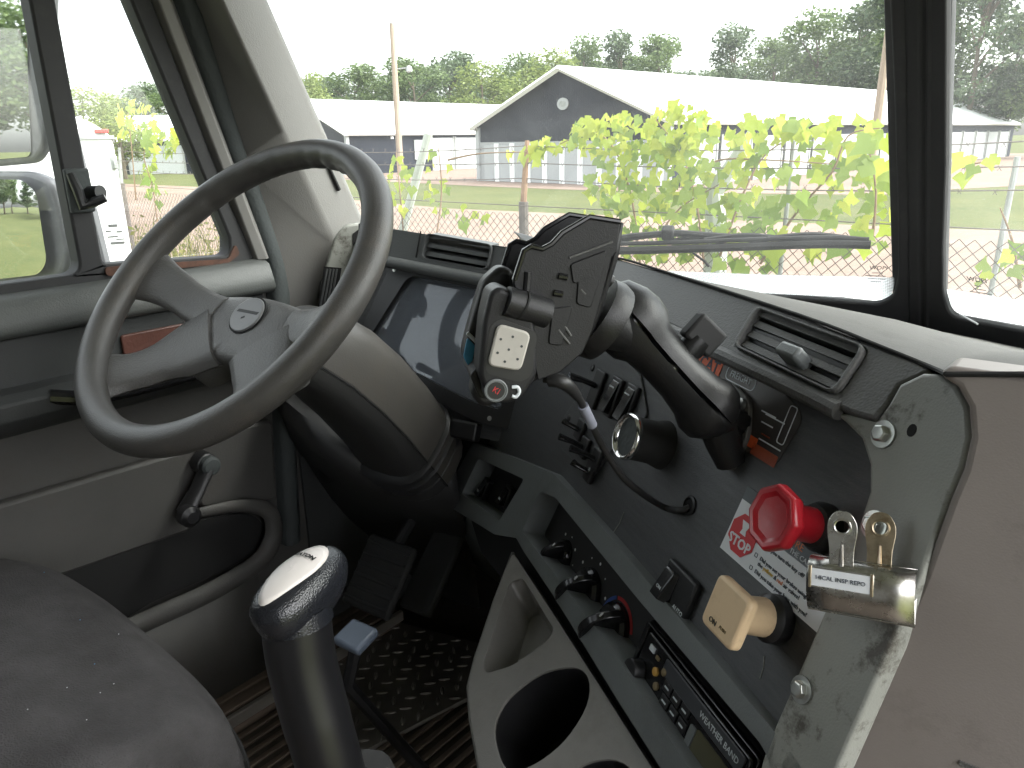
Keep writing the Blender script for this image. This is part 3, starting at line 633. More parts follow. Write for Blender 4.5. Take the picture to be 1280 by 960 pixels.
# ------------------------------------------------------------------ white trailer outside the door
tdir = ray(150, 230); tdir = V((tdir.x, tdir.y, 0)).normalized(); tperp = tdir.cross(Z)
TO = V((CAM.x, CAM.y, 0)) + tdir*5.4
tf = Fr(TO, tperp, Z, -tdir)
trl = thing('cargo_trailer', TO, 'white enclosed cargo trailer with rounded roof outside the vent window', 'trailer')
TTOP = tf.hit(110, 143).z
prof = rpoly([(-2.2, .55), (0, .55), (0, TTOP - .12), (-.12, TTOP - .03), (-.45, TTOP + .02), (-1.75, TTOP + .02), (-2.2, TTOP - .12)], [.02, .02, .06, .05, .05, .1, .1])
plate('body', tf, prof, -4.5, 0, M['trailer_white'], trl, bevel=.015)
zz = tf.hit(110, 172).z
mk('roof_moulding', box(tf, -2.2, .012, zz - .01, zz + .012, -4.4, .014), M['galv'], trl)
a, b = tf.uv(127, 164); mk('marker_light', cbox(tf, a, b, .012, .075, .022, .03), M['trailer_red'], trl, bevel=.004)
a, b = tf.uv(143, 203); lch = mk('door_latch', cbox(tf, a, b, .015, .035, .08, .03), M['galv'], trl, bevel=.004); mk('latch_bar', cbox(tf, a, b - .01, .035, .012, .05, .02), M['galv'], lch, bevel=.004)
a, b = tf.uv(143, 293)
for (da, db, wa, hb_) in ((0, .055, .05, .016), (-.03, .022, .03, .008), (.03, .016, .035, .008), (-.01, -.012, .06, .007), (.03, -.03, .05, .006), (.01, -.052, .08, .014)): mk('decal_line', cbox(tf, a + da, b + db, .002, wa, hb_, .006), M['dark_print'], trl)
mk('rear_bumper', box(tf, -2.2, .02, .45, .55, -.1, .05), M['galv'], trl)
for s in (-1.95, -.2):
    for yy in (-2.4,): mk('wheel', lathe(Fr(tf.p(s, .33, yy), Y, Z, X), [(.05, -.1), (.3, -.1), (.33, -.07), (.33, .07), (.3, .1), (.05, .1)], 20), M['rubber'], trl)
# ------------------------------------------------------------------ cab shell (the room we stand in)
XL, XR = -.97, .97; FLOOR = 1.36; ROOFZ = 2.98
def sbox(name, x0, x1, y0, y1, z0, z1, mat): return mk(name, box(WORLD, x0, x1, y0, y1, z0, z1), mat, kind='structure', bevel=.01)
sbox('cab_floor', XL, XR, -1.5, 1.5, FLOOR - .06, FLOOR, M['floor'])
sbox('cab_ceiling', XL - .05, XR + .05, -1.55, .98, ROOFZ, ROOFZ + .06, M['cab_lining'])
sbox('cab_rear_wall', XL, XR, -1.55, -1.5, FLOOR, ROOFZ, M['cab_lining'])
sbox('cab_side_wall', XL - .05, XL, -1.5, -.40, FLOOR, ROOFZ, M['cab_lining'])
sbox('cab_side_wall', XR, XR + .05, -1.5, -.40, FLOOR, ROOFZ, M['cab_lining'])
sbox('passenger_side_wall', XR, XR + .05, .75, 1.5, FLOOR, 2.18, M['cab_lining'])
sbox('firewall', XL, XR, 1.50, 1.54, FLOOR, 2.10, M['deep'])
# windshield: two raked panes meeting in a V
D0 = V((0, 1.367, 2.121)); DV = V((0, -.259, .434)).normalized(); SWEEP = .35
LATL = V((-1, -SWEEP, 0)).normalized(); LATR = V((1, -SWEEP, 0)).normalized()
WL = Fr(D0, -LATL, DV); WR = Fr(D0, LATR, DV)
if WL.n.y > 0: WL.n = -WL.n
if WR.n.y > 0: WR.n = -WR.n
WTOP = .80
def wuv(fr, lat, t):                        # point lat metres out from the centre post, t metres up along it
    q = (LATL if lat < 0 else LATR)*abs(lat) + DV*t; return (q.dot(fr.u), q.dot(fr.v))
def pane_frame(fr, sgn, edge_px, name, label):
    a_near = fr.uv(*edge_px)[0]
    t = thing(name, fr.p(0, 0), label, 'windshield', 'windshield panes')
    inner, outer_ = a_near, sgn*1.02
    lo, hi = min(inner, outer_), max(inner, outer_)
    plate('glass', fr, [wuv(fr, 0, -.1), wuv(fr, sgn*1.10, -.1), wuv(fr, sgn*1.10, WTOP), wuv(fr, 0, WTOP)], -.004, -.001, M['windshield_glass'], t, smooth=0)
    return t, lo, hi
wl, lo, hi = pane_frame(WL, -1, (1118, 200), 'windshield', 'driver side windshield pane with dotted white lower border')
# rubber surround of the left pane: bottom strip + black inner corner
bl = WL.uv(1110, 374); b0 = bl[1]
e = [WL.uv(*p) for p in ((1112, 0), (1118, 120), (1122, 250), (1123, 340), (1117, 366), (1100, 375), (1000, 353), (900, 331))]
band_top = [WL.uv(*p) for p in ((880, 315), (940, 326), (1040, 346), (1100, 357), (1123, 350))]
def up_to(p, q, t): k = (t - p[1])/(q[1] - p[1]); return (p[0] + (q[0] - p[0])*k, t)
hole = [up_to(e[2], e[0], .66)] + [(x, y) for x, y in e[1:6]] + [(e[6][0], e[5][1] + .004), wuv(WL, -1.07, .0), wuv(WL, -1.07, WTOP - .03)]
plate('rubber_surround', WL, [wuv(WL, 0, -.16), wuv(WL, 0, WTOP + .02), wuv(WL, -1.12, WTOP + .02), wuv(WL, -1.12, -.16)], .0, .012, M['rubber'], wl, holes=[rpoly(hole, [.02, 0, 0, .02, .02, .02, .0, .02, .02])], bevel=.003)
fb = e[5][1] + .004
plate('dotted_border', WL, [(e[4][0] - .002, fb), (e[4][0] - .002, fb + .045), (-.25, fb + .040), (-.98, fb + .038), (-.98, fb)], .0012, .0018, M['frit'], wl)
# glass mark printed in the lower corner
for (fr, par, px, py, s) in ((WL, wl, 1098, 334, 1),):
    a, b = fr.uv(px, py); text('maker_mark', 'WDPI', fr, a, b, .0105*s, M['dark_print'], par, w=.002, sx=1)
    for k, (w_, dx) in enumerate(((.016, 0), (.030, -.002), (.026, 0), (.016, 0))):
        mk('mark_line', cbox(fr, a + dx, b - .010 - k*.0060, .002, w_, .0010, .0006), M['dark_print'], par)
wr, lo, hi = pane_frame(WR, 1, (1188, 200), 'windshield', 'passenger side windshield pane beyond the black centre post')
e = [WR.uv(*p) for p in ((1188, 0), (1188, 200), (1184, 300), (1184, 360), (1192, 388), (1240, 399), (1280, 404))]
hole = [up_to(e[2], e[0], .66), e[1], e[2], e[3], (e[4][0], e[5][1]), wuv(WR, 1.0, .0), wuv(WR, 1.0, WTOP - .03)]
plate('rubber_surround', WR, [wuv(WR, .0001, -.16), wuv(WR, 1.12, -.16), wuv(WR, 1.12, WTOP + .02), wuv(WR, .0001, WTOP + .02)], .0, .012, M['rubber'], wr, holes=[rpoly(hole, [.02, 0, 0, .012, .02, .02, .02])], bevel=.003)
fb = e[5][1]
plate('dotted_border', WR, [(e[3][0], fb), (.98, fb), (.98, fb + .045), (e[3][0], fb + .045)], .0012, .0018, M['frit'], wr)
a, b = WR.uv(1222, 349); text('maker_mark', 'WDPI', WR, a, b, .0115, M['dark_print'], wr, w=.002)
for k, (w_, dx) in enumerate(((.010, 0), (.018, .002), (.032, .003), (.017, 0))):
    mk('mark_line', cbox(WR, a + dx, b - .011 - k*.006, .002, w_, .0010, .0006), M['dark_print'], wr)
# black centre post with two long grooves
def cpost():
    secs = []
    for t in (-.16, .2, .5, WTOP + .03):
        c = D0 + DV*t; pr = []
        for (x, d) in ((-.040, .004), (-.038, -.010), (-.028, -.016), (-.020, -.018), (-.0175, -.0135), (-.0135, -.0135), (-.011, -.018), (.003, -.019), (.006, -.0145), (.010, -.0145), (.013, -.019), (.028, -.016), (.037, -.010), (.039, .004), (.02, .03), (-.02, .03)):
            pr.append(c + X*x - WL.n.lerp(WR.n, .5).normalized()*d)
        secs.append(pr)
    return loft(secs)
cp = mk('windshield_post', cpost(), M['rubber'], smooth=50, bevel=.0015); tag(cp, 'black grooved rubber post between the two windshield panes', 'post')
# header above the windshield
for fr, s in ((WL, -1), (WR, 1)):
    mk('cab_ceiling', box(fr, min(0, s*1.06), max(0, s*1.06), WTOP - .01, WTOP + .16, -.03, .02), M['cab_lining'], kind='structure')
# left windshield pillar: trim with two faces
def pillar_pts(px_list, fn): return [fn(*p) for p in px_list]
def straight(p, q): return [p.lerp(q, t) for t in (-.45, 0, .5, 1, 1.4)]
lefte = straight(hitp(240, 0, V((-.945, 0, 0)), X), hitp(348, 372, V((-.945, 0, 0)), X))
ridge = straight(hitp(277, 0, V((-.85, 0, 0)), X), hitp(416, 296, V((-.895, 0, 0)), X))
right = straight(WL.hit(320, 0, .016), WL.hit(445, 281, .016))
secs = []
for a, b, c in zip(lefte, ridge, right):
    o1 = a + V((-.06, .02, 0)); o2 = c + V((-.10, .03, 0))
    r1 = b.lerp(a, .07); r2 = b.lerp(c, .10)
    secs.append([o1, a + V((-.0, 0, 0)), r1, b.lerp((r1 + r2)/2, .4), r2, c, c + V((-.01, .03, 0)), o2])
pl = mk('pillar_trim', loft(secs), M['pillar'], smooth=45, bevel=.003); tag(pl, 'beige plastic trim on the pillar between vent window and windshield', 'pillar trim')
q = [b.lerp(c, .93) for b, c in zip(ridge[2:4], right[2:4])]
qq = q[0].lerp(q[1], .35)
mk('pillar_slot', tube([qq + V((.004, -.002, 0)), q[0].lerp(q[1], .62) + V((.004, -.002, 0))], [.003, .004], 6), M['deep'], pl)
# ------------------------------------------------------------------ white hood beyond the glass
hd = thing('truck_hood', (0, 2.2, 1.8), 'white truck hood just showing under the wiper blade', 'hood')
secs = []
for y, zc, w in ((1.52, 2.05, .92), (1.8, 2.045, .90), (2.3, 1.98, .82), (2.8, 1.88, .74), (3.05, 1.76, .68)):
    secs.append([V((w*math.sin(t)*1.0 if abs(t) < 1.5 else w*math.copysign(1, t), y, zc - .06*(1 - math.cos(t)))) for t in [k*math.pi/2/6 for k in range(-6, 7)]] + [V((w, y, 1.2)), V((-w, y, 1.2))])
mk('hood_shell', loft(secs), M['hood_white'], hd, smooth=60)
mk('cowl', box(WORLD, -1.0, 1.0, 1.40, 1.50, 1.9, 2.0), M['black_matte'], hd)
a, b = WL.hit(850, 330, -.02), WL.hit(772, 326, -.02)
# ------------------------------------------------------------------ wiper outside the left pane
WO = Fr(WL.p(0, 0, -.03), WL.u, WL.v, WL.n)
wp = thing('windshield_wiper', WO.hit(900, 305), 'black wiper blade lying low across the windshield', 'wiper')
A, B = WO.hit(748, 311), WO.hit(1088, 305)
blade = [WO.hit(a, b) for a, b in ((740, 314), (830, 312), (940, 308), (1030, 305), (1088, 306))]
mk('rubber_blade', tube(crom(blade, 5), .008, 8, flat=.9), M['deep'], wp)
mk('blade_spine', tube(crom([WO.hit(a, b, -.006) for a, b in ((760, 305), (850, 303), (950, 299), (1040, 297), (1086, 300))], 4), [.004]*16 + [.0045], 8), M['deep'], wp)
for (p, q_) in (((830, 303), (905, 303)), ((880, 300), (985, 299)), ((960, 298), (1070, 299))):
    m_ = ((p[0] + q_[0])/2, min(p[1], q_[1]) - 5)
    mk('bridge', tube(crom([WO.hit(*p, -.01), WO.hit(*m_, -.018), WO.hit(*q_, -.01)], 5), .0042, 6), M['deep'], wp)
mk('wiper_arm', tube(crom([WO.hit(a, b, -.02) for a, b in ((700, 330), (760, 302), (835, 292), (880, 294), (960, 300))], 5), [.007]*8 + [.006]*13, 8), M['deep'], wp)
mk('arm_pivot', cbox(Fr(WO.hit(835, 291, -.02), WO.u, WO.v, WO.n), 0, 0, 0, .022, .022, .02), M['deep'], wp, bevel=.004)
mk('wire_hook', tube([WO.hit(866, 316, -.01), WO.hit(880, 326, -.01), WO.hit(886, 333, -.01)], .0022, 6), M['deep'], wp)

# ------------------------------------------------------------------ driver door
DX = -.95
DR = Fr((DX, 0, 0), Y, Z, X)
door = thing('driver_door', (DX, .3, FLOOR), 'grey driver door with vent window, armrest and map pocket', 'door')
def dpt(px, py, w=0): return DR.uv(px, py, w)
yF = .83; yR = -.38
zb = dpt(120, 352)[1]
plate('door_shell', DR, [(yR, 1.40), (yF, 1.40), (yF, zb + .01), (yR, zb + .01)], -.05, -.012, M['door_lower'], door)
# window frame with vent and main openings
bar_l = [dpt(96, 352), dpt(41, 0)]; bar_r = [dpt(122, 330), dpt(73, 0)]
yb0 = (bar_l[0][0] + bar_l[1][0])/2; yb1 = (bar_r[0][0] + bar_r[1][0])/2
di0, di1 = dpt(286, 300), dpt(161, 0); do0, do1 = dpt(321, 345), dpt(188, 0)
def extl(p, q, z): t = (z - p[1])/(q[1] - p[1]); return (p[0] + (q[0] - p[0])*t, z)
ztop = 2.80; zsill = dpt(150, 327)[1]
vent_hole = rpoly([(yb1, zsill), (di0[0] - .005, dpt(260, 323)[1]), extl(di0, di1, 2.25), extl(di0, di1, ztop - .03), (yb1, ztop - .03)], [.01, .03, .0, .02, .02])
main_hole = rpoly([(yR + .06, zsill - .01), (yb0, zsill - .01), (yb0, ztop - .03), (yR + .06, ztop - .03)], .02)
fo = [(yR, zb), (do0[0] + .005, zb - .01), extl(do0, do1, 2.3), extl(do0, do1, ztop + .02), (yR, ztop + .02)]
wf = plate('window_frame', DR, fo, -.03, .006, M['rubber'], door, holes=[vent_hole, main_hole], bevel=.004)
plate('vent_glass', DR, [(yb1 - .005, zsill - .006), (di0[0] + .005, zsill - .006), extl(di0, di1, 2.3), extl(di0, di1, ztop), (yb1 - .005, ztop)], -.018, -.015, M['door_glass'], door)
plate('main_glass', DR, [(yR + .03, zsill - .05), (yb0 + .004, zsill - .05), (yb0 + .004, ztop), (yR + .03, ztop)], -.024, -.021, M['door_glass'], door)
plate('rusty_seal', DR, rpoly([(yb1, zsill - .004), (di0[0] - .01, zsill - .004 + (dpt(260, 323)[1] - zsill)), (di0[0] + .006, dpt(286, 305)[1]), (di0[0] + .012, dpt(290, 318)[1]), (di0[0] - .012, zsill - .024), (yb1, zsill - .018)], .006), .004, .010, M['rust'], door)
mk('sill_strip', tube([DR.p(yb1, zsill - .034, .008), DR.p(di0[0] - .02, zsill - .034, .008)], .006, 8), M['gasket'], door)
# bright inner frame edge and the rubber gasket around the door opening
g0 = [extl(do0, do1, z_) for z_ in (zb, 2.3, 2.55, ztop)]
mk('frame_edge', loft([[DR.p(a, b, -.02), DR.p(a + .004, b, .016), DR.p(a + .020, b, .022), DR.p(a + .030, b, .012), DR.p(a + .034, b, -.02)] for a, b in [(g[0] + .0, g[1]) for g in g0]]), M['door_frame'], door, smooth=60, bevel=.002)
vn = thing('door_gasket', (DX, .75, 2.1), 'dark ribbed rubber gasket around the driver door opening', 'gasket')
gl = [dpt(p, q) for p, q in ((221, 0), (262, 120), (300, 230), (328, 310), (338, 350), (341, 400), (345, 470), (349, 560), (356, 680))]
gl = [(gl[0][0] - .062, ztop + .0)] + gl
pts = crom([V((a, b)) for a, b in gl], 8); secs = []
for p in pts: secs.append([DR.p(p.x - .004, p.y, -.02), DR.p(p.x - .004, p.y, .008), DR.p(p.x + .004, p.y, .017), DR.p(p.x + .018, p.y, .019), DR.p(p.x + .030, p.y, .012), DR.p(p.x + .034, p.y, -.02)])
mk('bead', loft(secs), M['gasket'], vn, smooth=60)
# upper padded belt
def dbar(name, prof, y0, y1, mat, n=8, slope=0, bevel=0):   # profile (z, w) swept along the door
    secs = []
    for k in range(n + 1):
        t = k/n; y = lerp(y0, y1, t); secs.append([DR.p(y, z_ + slope*t, w) for z_, w in prof])
    return mk(name, loft(secs), mat, door, smooth=60, bevel=bevel)
zt = dpt(150, 356)[1]; zl = dpt(100, 401)[1]
dbar('belt_pad', [(zt + .012, -.01), (zt + .012, .012), (zt + .004, .030), (zt - .02, .040), (zl + .01, .044), (zl, .038), (zl - .002, -.01)], yR, .757, M['door_grey'])
zi0 = dpt(100, 500)[1]
plate('dark_insert', DR, rpoly([(yR, zi0), (dpt(330, 480)[0], zi0), (dpt(330, 395)[0], zl - .004), (yR, zl - .004)], .01), -.01, .014, M['door_dark'], door, bevel=.004)
rr = [dpt(a, b, .016) for a, b in ((157, 462), (236, 440), (238, 402), (157, 402))]
plate('reflector', DR, rpoly([(rr[0][0], rr[0][1]), (rr[1][0], rr[0][1]), (rr[1][0], rr[2][1]), (rr[0][0], rr[2][1])], .006), .014, .020, M['reflector'], door, bevel=.002)
mk('lock_knob', lathe(Fr(DR.p(*dpt(160, 466, .02), .016), X, Y, Z), [(.004, -.01), (.009, -.005), (.010, .006), (.004, .010)], 14), M['black'], door)
# armrest ledge with grab recess
za = dpt(20, 492, .05)[1]; z2 = dpt(60, 545, .05)[1]
dbar('armrest', [(za, .0), (za + .004, .060), (za - .006, .078), (za - .03, .078), (za - .055, .05), (za - .075, .0)], yR, .80, M['door_dark'], bevel=.003)
plate('armrest_lid', Fr(DR.p(0, za + .004, 0), Y, X, Z), rrect((yR + dpt(60, 500, .05)[0])/2, .034, dpt(60, 500, .05)[0] - yR, .056, .012), .0, .012, M['door_grey'], door, bevel=.004)
ya = dpt(75, 497, .05)[0]
plate('grab_recess', Fr(DR.p(0, za + .0045, 0), Y, X, Z), rrect((ya + .62)/2 + .01, .030, .62 - ya - .03, .046, .015), .0, .003, M['deep'], door)
mk('pull_handle', tube(crom([DR.p(.36, za - .01, .07), DR.p(.42, za - .022, .085), DR.p(.55, za - .022, .088), DR.p(.66, za - .015, .075)], 5), .011, 10), M['black_gloss'], door)
# lower panel: raised pads
zc = dpt(100, 600)[1]
plate('lower_pad', DR, rpoly([(yR, dpt(100, 690)[1] + .02), (dpt(238, 640)[0], dpt(238, 640)[1] - .03), (dpt(245, 560)[0], dpt(245, 556)[1]), (yR, dpt(0, 610)[1])], .02), -.01, .012, M['door_lower'], door, bevel=.006)
plate('crank_panel', DR, rpoly([dpt(243, 632), dpt(340, 622), dpt(334, 522), dpt(240, 545)], .015), -.01, .018, M['door_lower'], door, bevel=.005)
# window crank
c = dpt(262, 582, .05); e_ = dpt(228, 640, .05)
cr = mk('window_crank', loft([[DR.p(c[0] + math.cos(t)*.020, c[1] + math.sin(t)*.020, w) for t in [k*math.pi/8 for k in range(16)]] for w in (.018, .045)]), M['black'], door, bevel=.003)
mk('crank_arm', tube([DR.p(c[0], c[1], .045), DR.p(lerp(c[0], e_[0], .5), lerp(c[1], e_[1], .5), .055), DR.p(e_[0], e_[1], .058)], [.016, .015, .018], 12, flat=.6), M['black'], cr)
mk('crank_cap', lathe(DR.sub(c[0], c[1], .045), [(.017, 0), (.017, .012), (.013, .016), (.002, .017)], 20), M['gasket'], cr)
mk('crank_grip', lathe(DR.sub(e_[0], e_[1], .058), [(.012, 0), (.018, .004), (.018, .022), (.010, .028), (.002, .028)], 16), M['black'], cr)
# map pocket: dark mouth with a raised lip
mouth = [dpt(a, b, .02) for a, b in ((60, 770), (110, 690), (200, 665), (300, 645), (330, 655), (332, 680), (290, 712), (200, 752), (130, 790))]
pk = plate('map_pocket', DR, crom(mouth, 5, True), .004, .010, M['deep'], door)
lip = [DR.p(*dpt(a, b, .04), .04) for a, b in ((40, 850), (110, 812), (180, 778), (260, 742), (320, 705), (341, 672), (336, 640), (300, 632), (240, 643))]
mk('pocket_lip', tube(crom(lip, 6), [.020]*30 + [.019 - .0006*k for k in range(19)], 12, flat=.7, upv=X), M['door_lower'], pk)
mk('pocket_wall', loft([[DR.p(y, z_ - .0, .048), DR.p(y, 1.42, .035)] for y, z_ in [dpt(a, b, .04) for a, b in ((40, 855), (110, 817), (180, 783), (260, 747), (318, 712))]], cap=False, close=False), M['door_lower'], pk, solid=.006)
# vent latch on the bar
lt = mk('vent_latch', cbox(Fr(DR.p((yb0 + yb1)/2 + .0, dpt(98, 238)[1], .006), Y, Z, X), 0, 0, .004, .034, .062, .010), M['gasket'], door, bevel=.003)
l0, l1, l2 = [DR.p(*dpt(a, b, w), w) for a, b, w in ((88, 218, .016), (104, 258, .030), (132, 247, .045))]
mk('latch_lever', tube([l0, l0.lerp(l1, .5) + V((.004, 0, 0)), l1, l1.lerp(l2, .5), l2], [.006, .0075, .008, .007, .006], 10), M['black'], lt)
mk('latch_knob', tube([DR.p(*dpt(118, 242, .03), .012), DR.p(*dpt(124, 240, .03), .035)], [.010, .010], 14), M['black'], lt)

# ------------------------------------------------------------------ door mirrors outside
MN = V((.36, -.93, 0)).normalized(); MO = at(30, 270, 1.42)
MF = Fr(MO, Z.cross(MN), Z, MN)
mir = thing('door_mirror', MO - Z*.4, 'grey door mirror pair on the left, flat glass over small convex glass', 'mirror')
def mpoly(pts): return [MF.uv(*p) for p in pts]
up_ = mpoly([(66, -60), (58, 90), (57, 180), (44, 204), (0, 208)]); uo = rpoly(up_ + [(up_[4][0] - .16, up_[4][1] - .005), (up_[0][0] - .20, up_[0][1] + .12), (up_[0][0], up_[0][1] + .12)], [0, .01, .02, .02, 0, .03, .03, .03])
plate('upper_shell', MF, uo, -.022, .0, M['mirror_shell'], mir, bevel=.009, seg=4)
ug = mpoly([(34, -60), (36, 90), (40, 190), (36, 196), (0, 199)])
plate('upper_glass', MF, rpoly(ug + [(ug[4][0] - .14, ug[4][1]), (ug[0][0] - .16, ug[0][1] + .10), (ug[0][0], ug[0][1] + .10)], [0, 0, .01, .01, 0, .02, .02, .02]), .0005, .002, M['mirror_glass'], mir)
lo_ = mpoly([(0, 214), (38, 214), (66, 226), (76, 262), (88, 320), (80, 345), (56, 354), (0, 356)])
plate('lower_shell', MF, rpoly([(lo_[0][0] - .13, lo_[0][1])] + lo_ + [(lo_[7][0] - .13, lo_[7][1])], [.03, 0, .02, .02, .02, .02, .02, .02, 0, .03]), -.022, .004, M['mirror_shell'], mir, bevel=.009, seg=4)
lg = mpoly([(0, 223), (40, 224), (57, 240), (64, 280), (70, 325), (60, 341), (0, 348)])
lgp = rpoly([(lg[0][0] - .12, lg[0][1])] + lg + [(lg[6][0] - .12, lg[6][1])], [.03, 0, .02, .02, .02, .02, .02, 0, .03])
def convex():
    ca = sum(p[0] for p in lgp)/len(lgp); cb = sum(p[1] for p in lgp)/len(lgp); vs_ = []; fs = []; n = len(lgp); K = 8; RR = .9
    for k in range(K + 1):
        for a, b in lgp:
            x, y = ca + (a - ca)*k/K, cb + (b - cb)*k/K; d2 = (x - ca)**2 + (y - cb)**2; vs_.append(MF.p(x, y, .0245 - d2/(2*RR)))
    for k in range(K):
        for i in range(n): fs.append((k*n + i, k*n + (i+1) % n, (k+1)*n + (i+1) % n, (k+1)*n + i))
    return vs_, fs
mk('convex_glass', convex(), M['mirror_glass'], mir, smooth=179)
mk('mirror_arm', tube([MF.p(.03, .25, -.10), MF.p(.05, -.1, -.11), MF.p(.05, -.45, -.11)], .016, 8), M['mirror_shell'], mir)
# ------------------------------------------------------------------ dashboard
PH = rad(33); TAU = rad(20); NH = V((-math.sin(PH), -math.cos(PH), 0)); PU = V((math.cos(PH), -math.sin(PH), 0))
def tilt(t): return NH*math.cos(rad(t)) + Z*math.sin(rad(t))
PN = Fr(at(1030, 660, .57), PU, Z, tilt(20))
if PN.v.z < 0: PN.v = -PN.v
PAD = Fr(PN.hit(895, 430, .015), PU, Z, tilt(45))
dash = thing('dashboard', (-.1, .75, 1.6), 'dark wrap-around truck dashboard with grey frame, vents and controls', 'dashboard')
def fp(fr, pts, w=0): return fr.uvs(pts, w)
# dark control panel
panel = plate('control_panel', PN, [(-.70, -.205), (-.445, -.166), (.04, -.162), (.06, .12), (-.70, .12)], -.008, 0, M['panel'], dash)
# padded brow above it
vent_o = [(947, 384), (1087, 436), (1047, 496), (917, 433)]
pad_out = [PAD.uv(*p) for p in ((640, 288), (768, 322), (831, 340), (1000, 395), (1100, 434), (1164, 461), (1153, 467), (1124, 480), (1108, 505), (1092, 523), (1060, 513), (1000, 485), (895, 434), (800, 387), (680, 325))]
mk_v = rpoly(fp(PAD, vent_o), .012)
plate('padded_brow', PAD, pad_out, -.035, 0, M['pad'], dash, holes=[mk_v], bevel=.0025, seg=2)
# lip rolled along the lower edge of the brow
lipp = [PN.hit(a, b, .014) for a, b in ((660, 335), (760, 378), (895, 440), (1000, 489), (1050, 514))]
mk('brow_lip', tube(crom(lipp, 5), .0075, 10), M['pad'], dash)
def vent(fr, out, mat, slats, parent, tab=None, rows=None, lift=.004):
    o = fp(fr, out); v = plate('air_vent', fr, rpoly(o, .010), -.05, -.046, M['deep'], parent)
    ring_i = rpoly([tuple(lerp(V(p), V((sum(q[0] for q in o)/4, sum(q[1] for q in o)/4)), .075)) for p in o], .008)
    plate('vent_frame', fr, rpoly(o, .010), -.045, lift, mat, v, holes=[ring_i], bevel=.002)
    BL, BR, TR, TLc = [V(o[3]), V(o[2]), V(o[1]), V(o[0])]
    for k in range(slats):
        t = (k + .55)/slats; a = BL.lerp(TLc, t); b = BR.lerp(TR, t); a, b = a.lerp(b, .045), b.lerp(a, .045)
        secs = []
        for p in (a, b):
            secs.append([fr.p(p.x, p.y + .010, -.024), fr.p(p.x, p.y + .0055, -.003), fr.p(p.x, p.y - .002, -.001), fr.p(p.x, p.y + .003, -.026)])
        mk('slat', loft(secs), mat, v, bevel=.0008)
    if tab:
        c = fr.uv(*tab, .01); mk('vent_tab', cbox(fr, c[0], c[1], .004, .026, .012, .022), M['trim_grey'], v, bevel=.003)
    return v
vent(PAD, vent_o, M['pad'], 4, dash, tab=(988, 440))
# grey end frame
fo_ = fp(PN, [(1124, 480), (1153, 466), (1171, 467), (1195, 482), (1209, 508), (1212, 545), (1203, 585), (1187, 622), (1149, 727), (1120, 793), (1078, 889), (1047, 960), (1030, 1000), (940, 1000), (952, 950), (966, 912), (1003, 827), (1028, 768), (1070, 664), (1086, 614), (1086, 580), (1076, 548), (1055, 527), (1040, 515), (1070, 519), (1096, 524), (1110, 505)], .012)
ef = plate('end_frame', PN, fo_, -.004, .012, M['frame_grey'], dash, bevel=.004, seg=3)
c = PN.uv(1140, 538, .012); plate('screw_hole', PN, ell(*c, .0035, .0045, 12), .0121, .0125, M['deep'], ef)
def bolt(px, py, s=1.0, rot=.3, parent=ef, w=.012):
    c = PN.uv(px, py, w); f = PN.sub(c[0], c[1], w, rot)
    b = mk('bolt', lathe(f, [(.0098*s, 0), (.0098*s, .0016), (.004, .0018)], 20), M['zinc'], parent)
    mk('bolt_head', lathe(f, [(.0062*s, .0017), (.0062*s, .006), (.005*s, .0068), (.001, .0069)], 6), M['zinc'], b, smooth=20, bevel=.0004)
bolt(1105, 543, 1.0); bolt(1003, 862, 1.0, .1); bolt(1094, 657, 1.05, .5)
# passenger side face and dash top
q0 = PN.hit(1149, 727, .009); PF = Fr(q0, V((1, .05, 0)), Z, V((.05, -1, .12)).normalized())
lft = fp(PF, [(1173, 469), (1197, 484), (1211, 509), (1214, 547), (1205, 587), (1189, 625), (1151, 730), (1122, 796), (1080, 892), (1038, 989)])
zt_ = PF.uv(1280, 470)[1]
plate('passenger_fascia', PF, [(.76, zt_)] + [(lft[0][0] + .004, zt_)] + lft + [(lft[-1][0], -.45), (.76, -.45)], -.05, .0, M['passenger'], dash, bevel=.006, seg=3)
gz = PF.uv(1200, 952)[1]
mk('glovebox_seam', box(PF, lft[-1][0] + .07, .72, gz - .002, gz + .001, .0002, .0012), M['pad'], dash)
rear = [V((-.96, .93, 2.20)), V((-.80, .875, 2.240)), V((-.60, .87, 2.252)), V((-.47, .89, 2.246)), PAD.hit(700, 305)*1.0, PAD.hit(768, 323), PAD.hit(831, 341), PAD.hit(1000, 396), PAD.hit(1100, 435), PAD.hit(1166, 462), PF.hit(1182, 470), PF.hit(1280, 470), PF.p(.4, zt_), PF.p(.76, zt_)]
rear[4] = rear[3].lerp(rear[5], .5)
rows = []
for t in (0, .03, .2, .45, .75, 1.0):
    row = []
    for i, p in enumerate(rear):
        x = p.x*(1 + .0*t); f = V((x, 1.42 - SWEEP*abs(x), 2.085)); q = p.lerp(f, t); q.z += (.010*smoothstep(-.4, 0, x))*math.sin(math.pi*min(1, t*1.4)) if t < .72 else 0
        q.z -= .045*(1 - smoothstep(-.5, -.25, x))*math.sin(math.pi*min(1, t*1.2)); row.append(q)
    rows.append(row)
mk('dash_top', loft(rows, close=False), M['dash_top'], dash, smooth=40)
seam = crom([p + V((0, -.001, .0015)) for p in rear[4:11]], 4)
mk('dash_seam', tube(seam, .0016, 6), M['deep'], dash)
mk('dash_seam', tube([rear[10] + Z*.001, rear[11] + Z*.001, rear[13] + Z*.001], .0018, 6), M['deep'], dash)
# crumpled wire lying by the post
p = WR.hit(1203, 396, .03); tag(mk('loose_wire', tube([WR.hit(1200, 393, .03), WR.hit(1222, 405, .05)], .0016, 6), M['wall_white']), 'short white wire stub by the foot of the windshield post', 'wire')
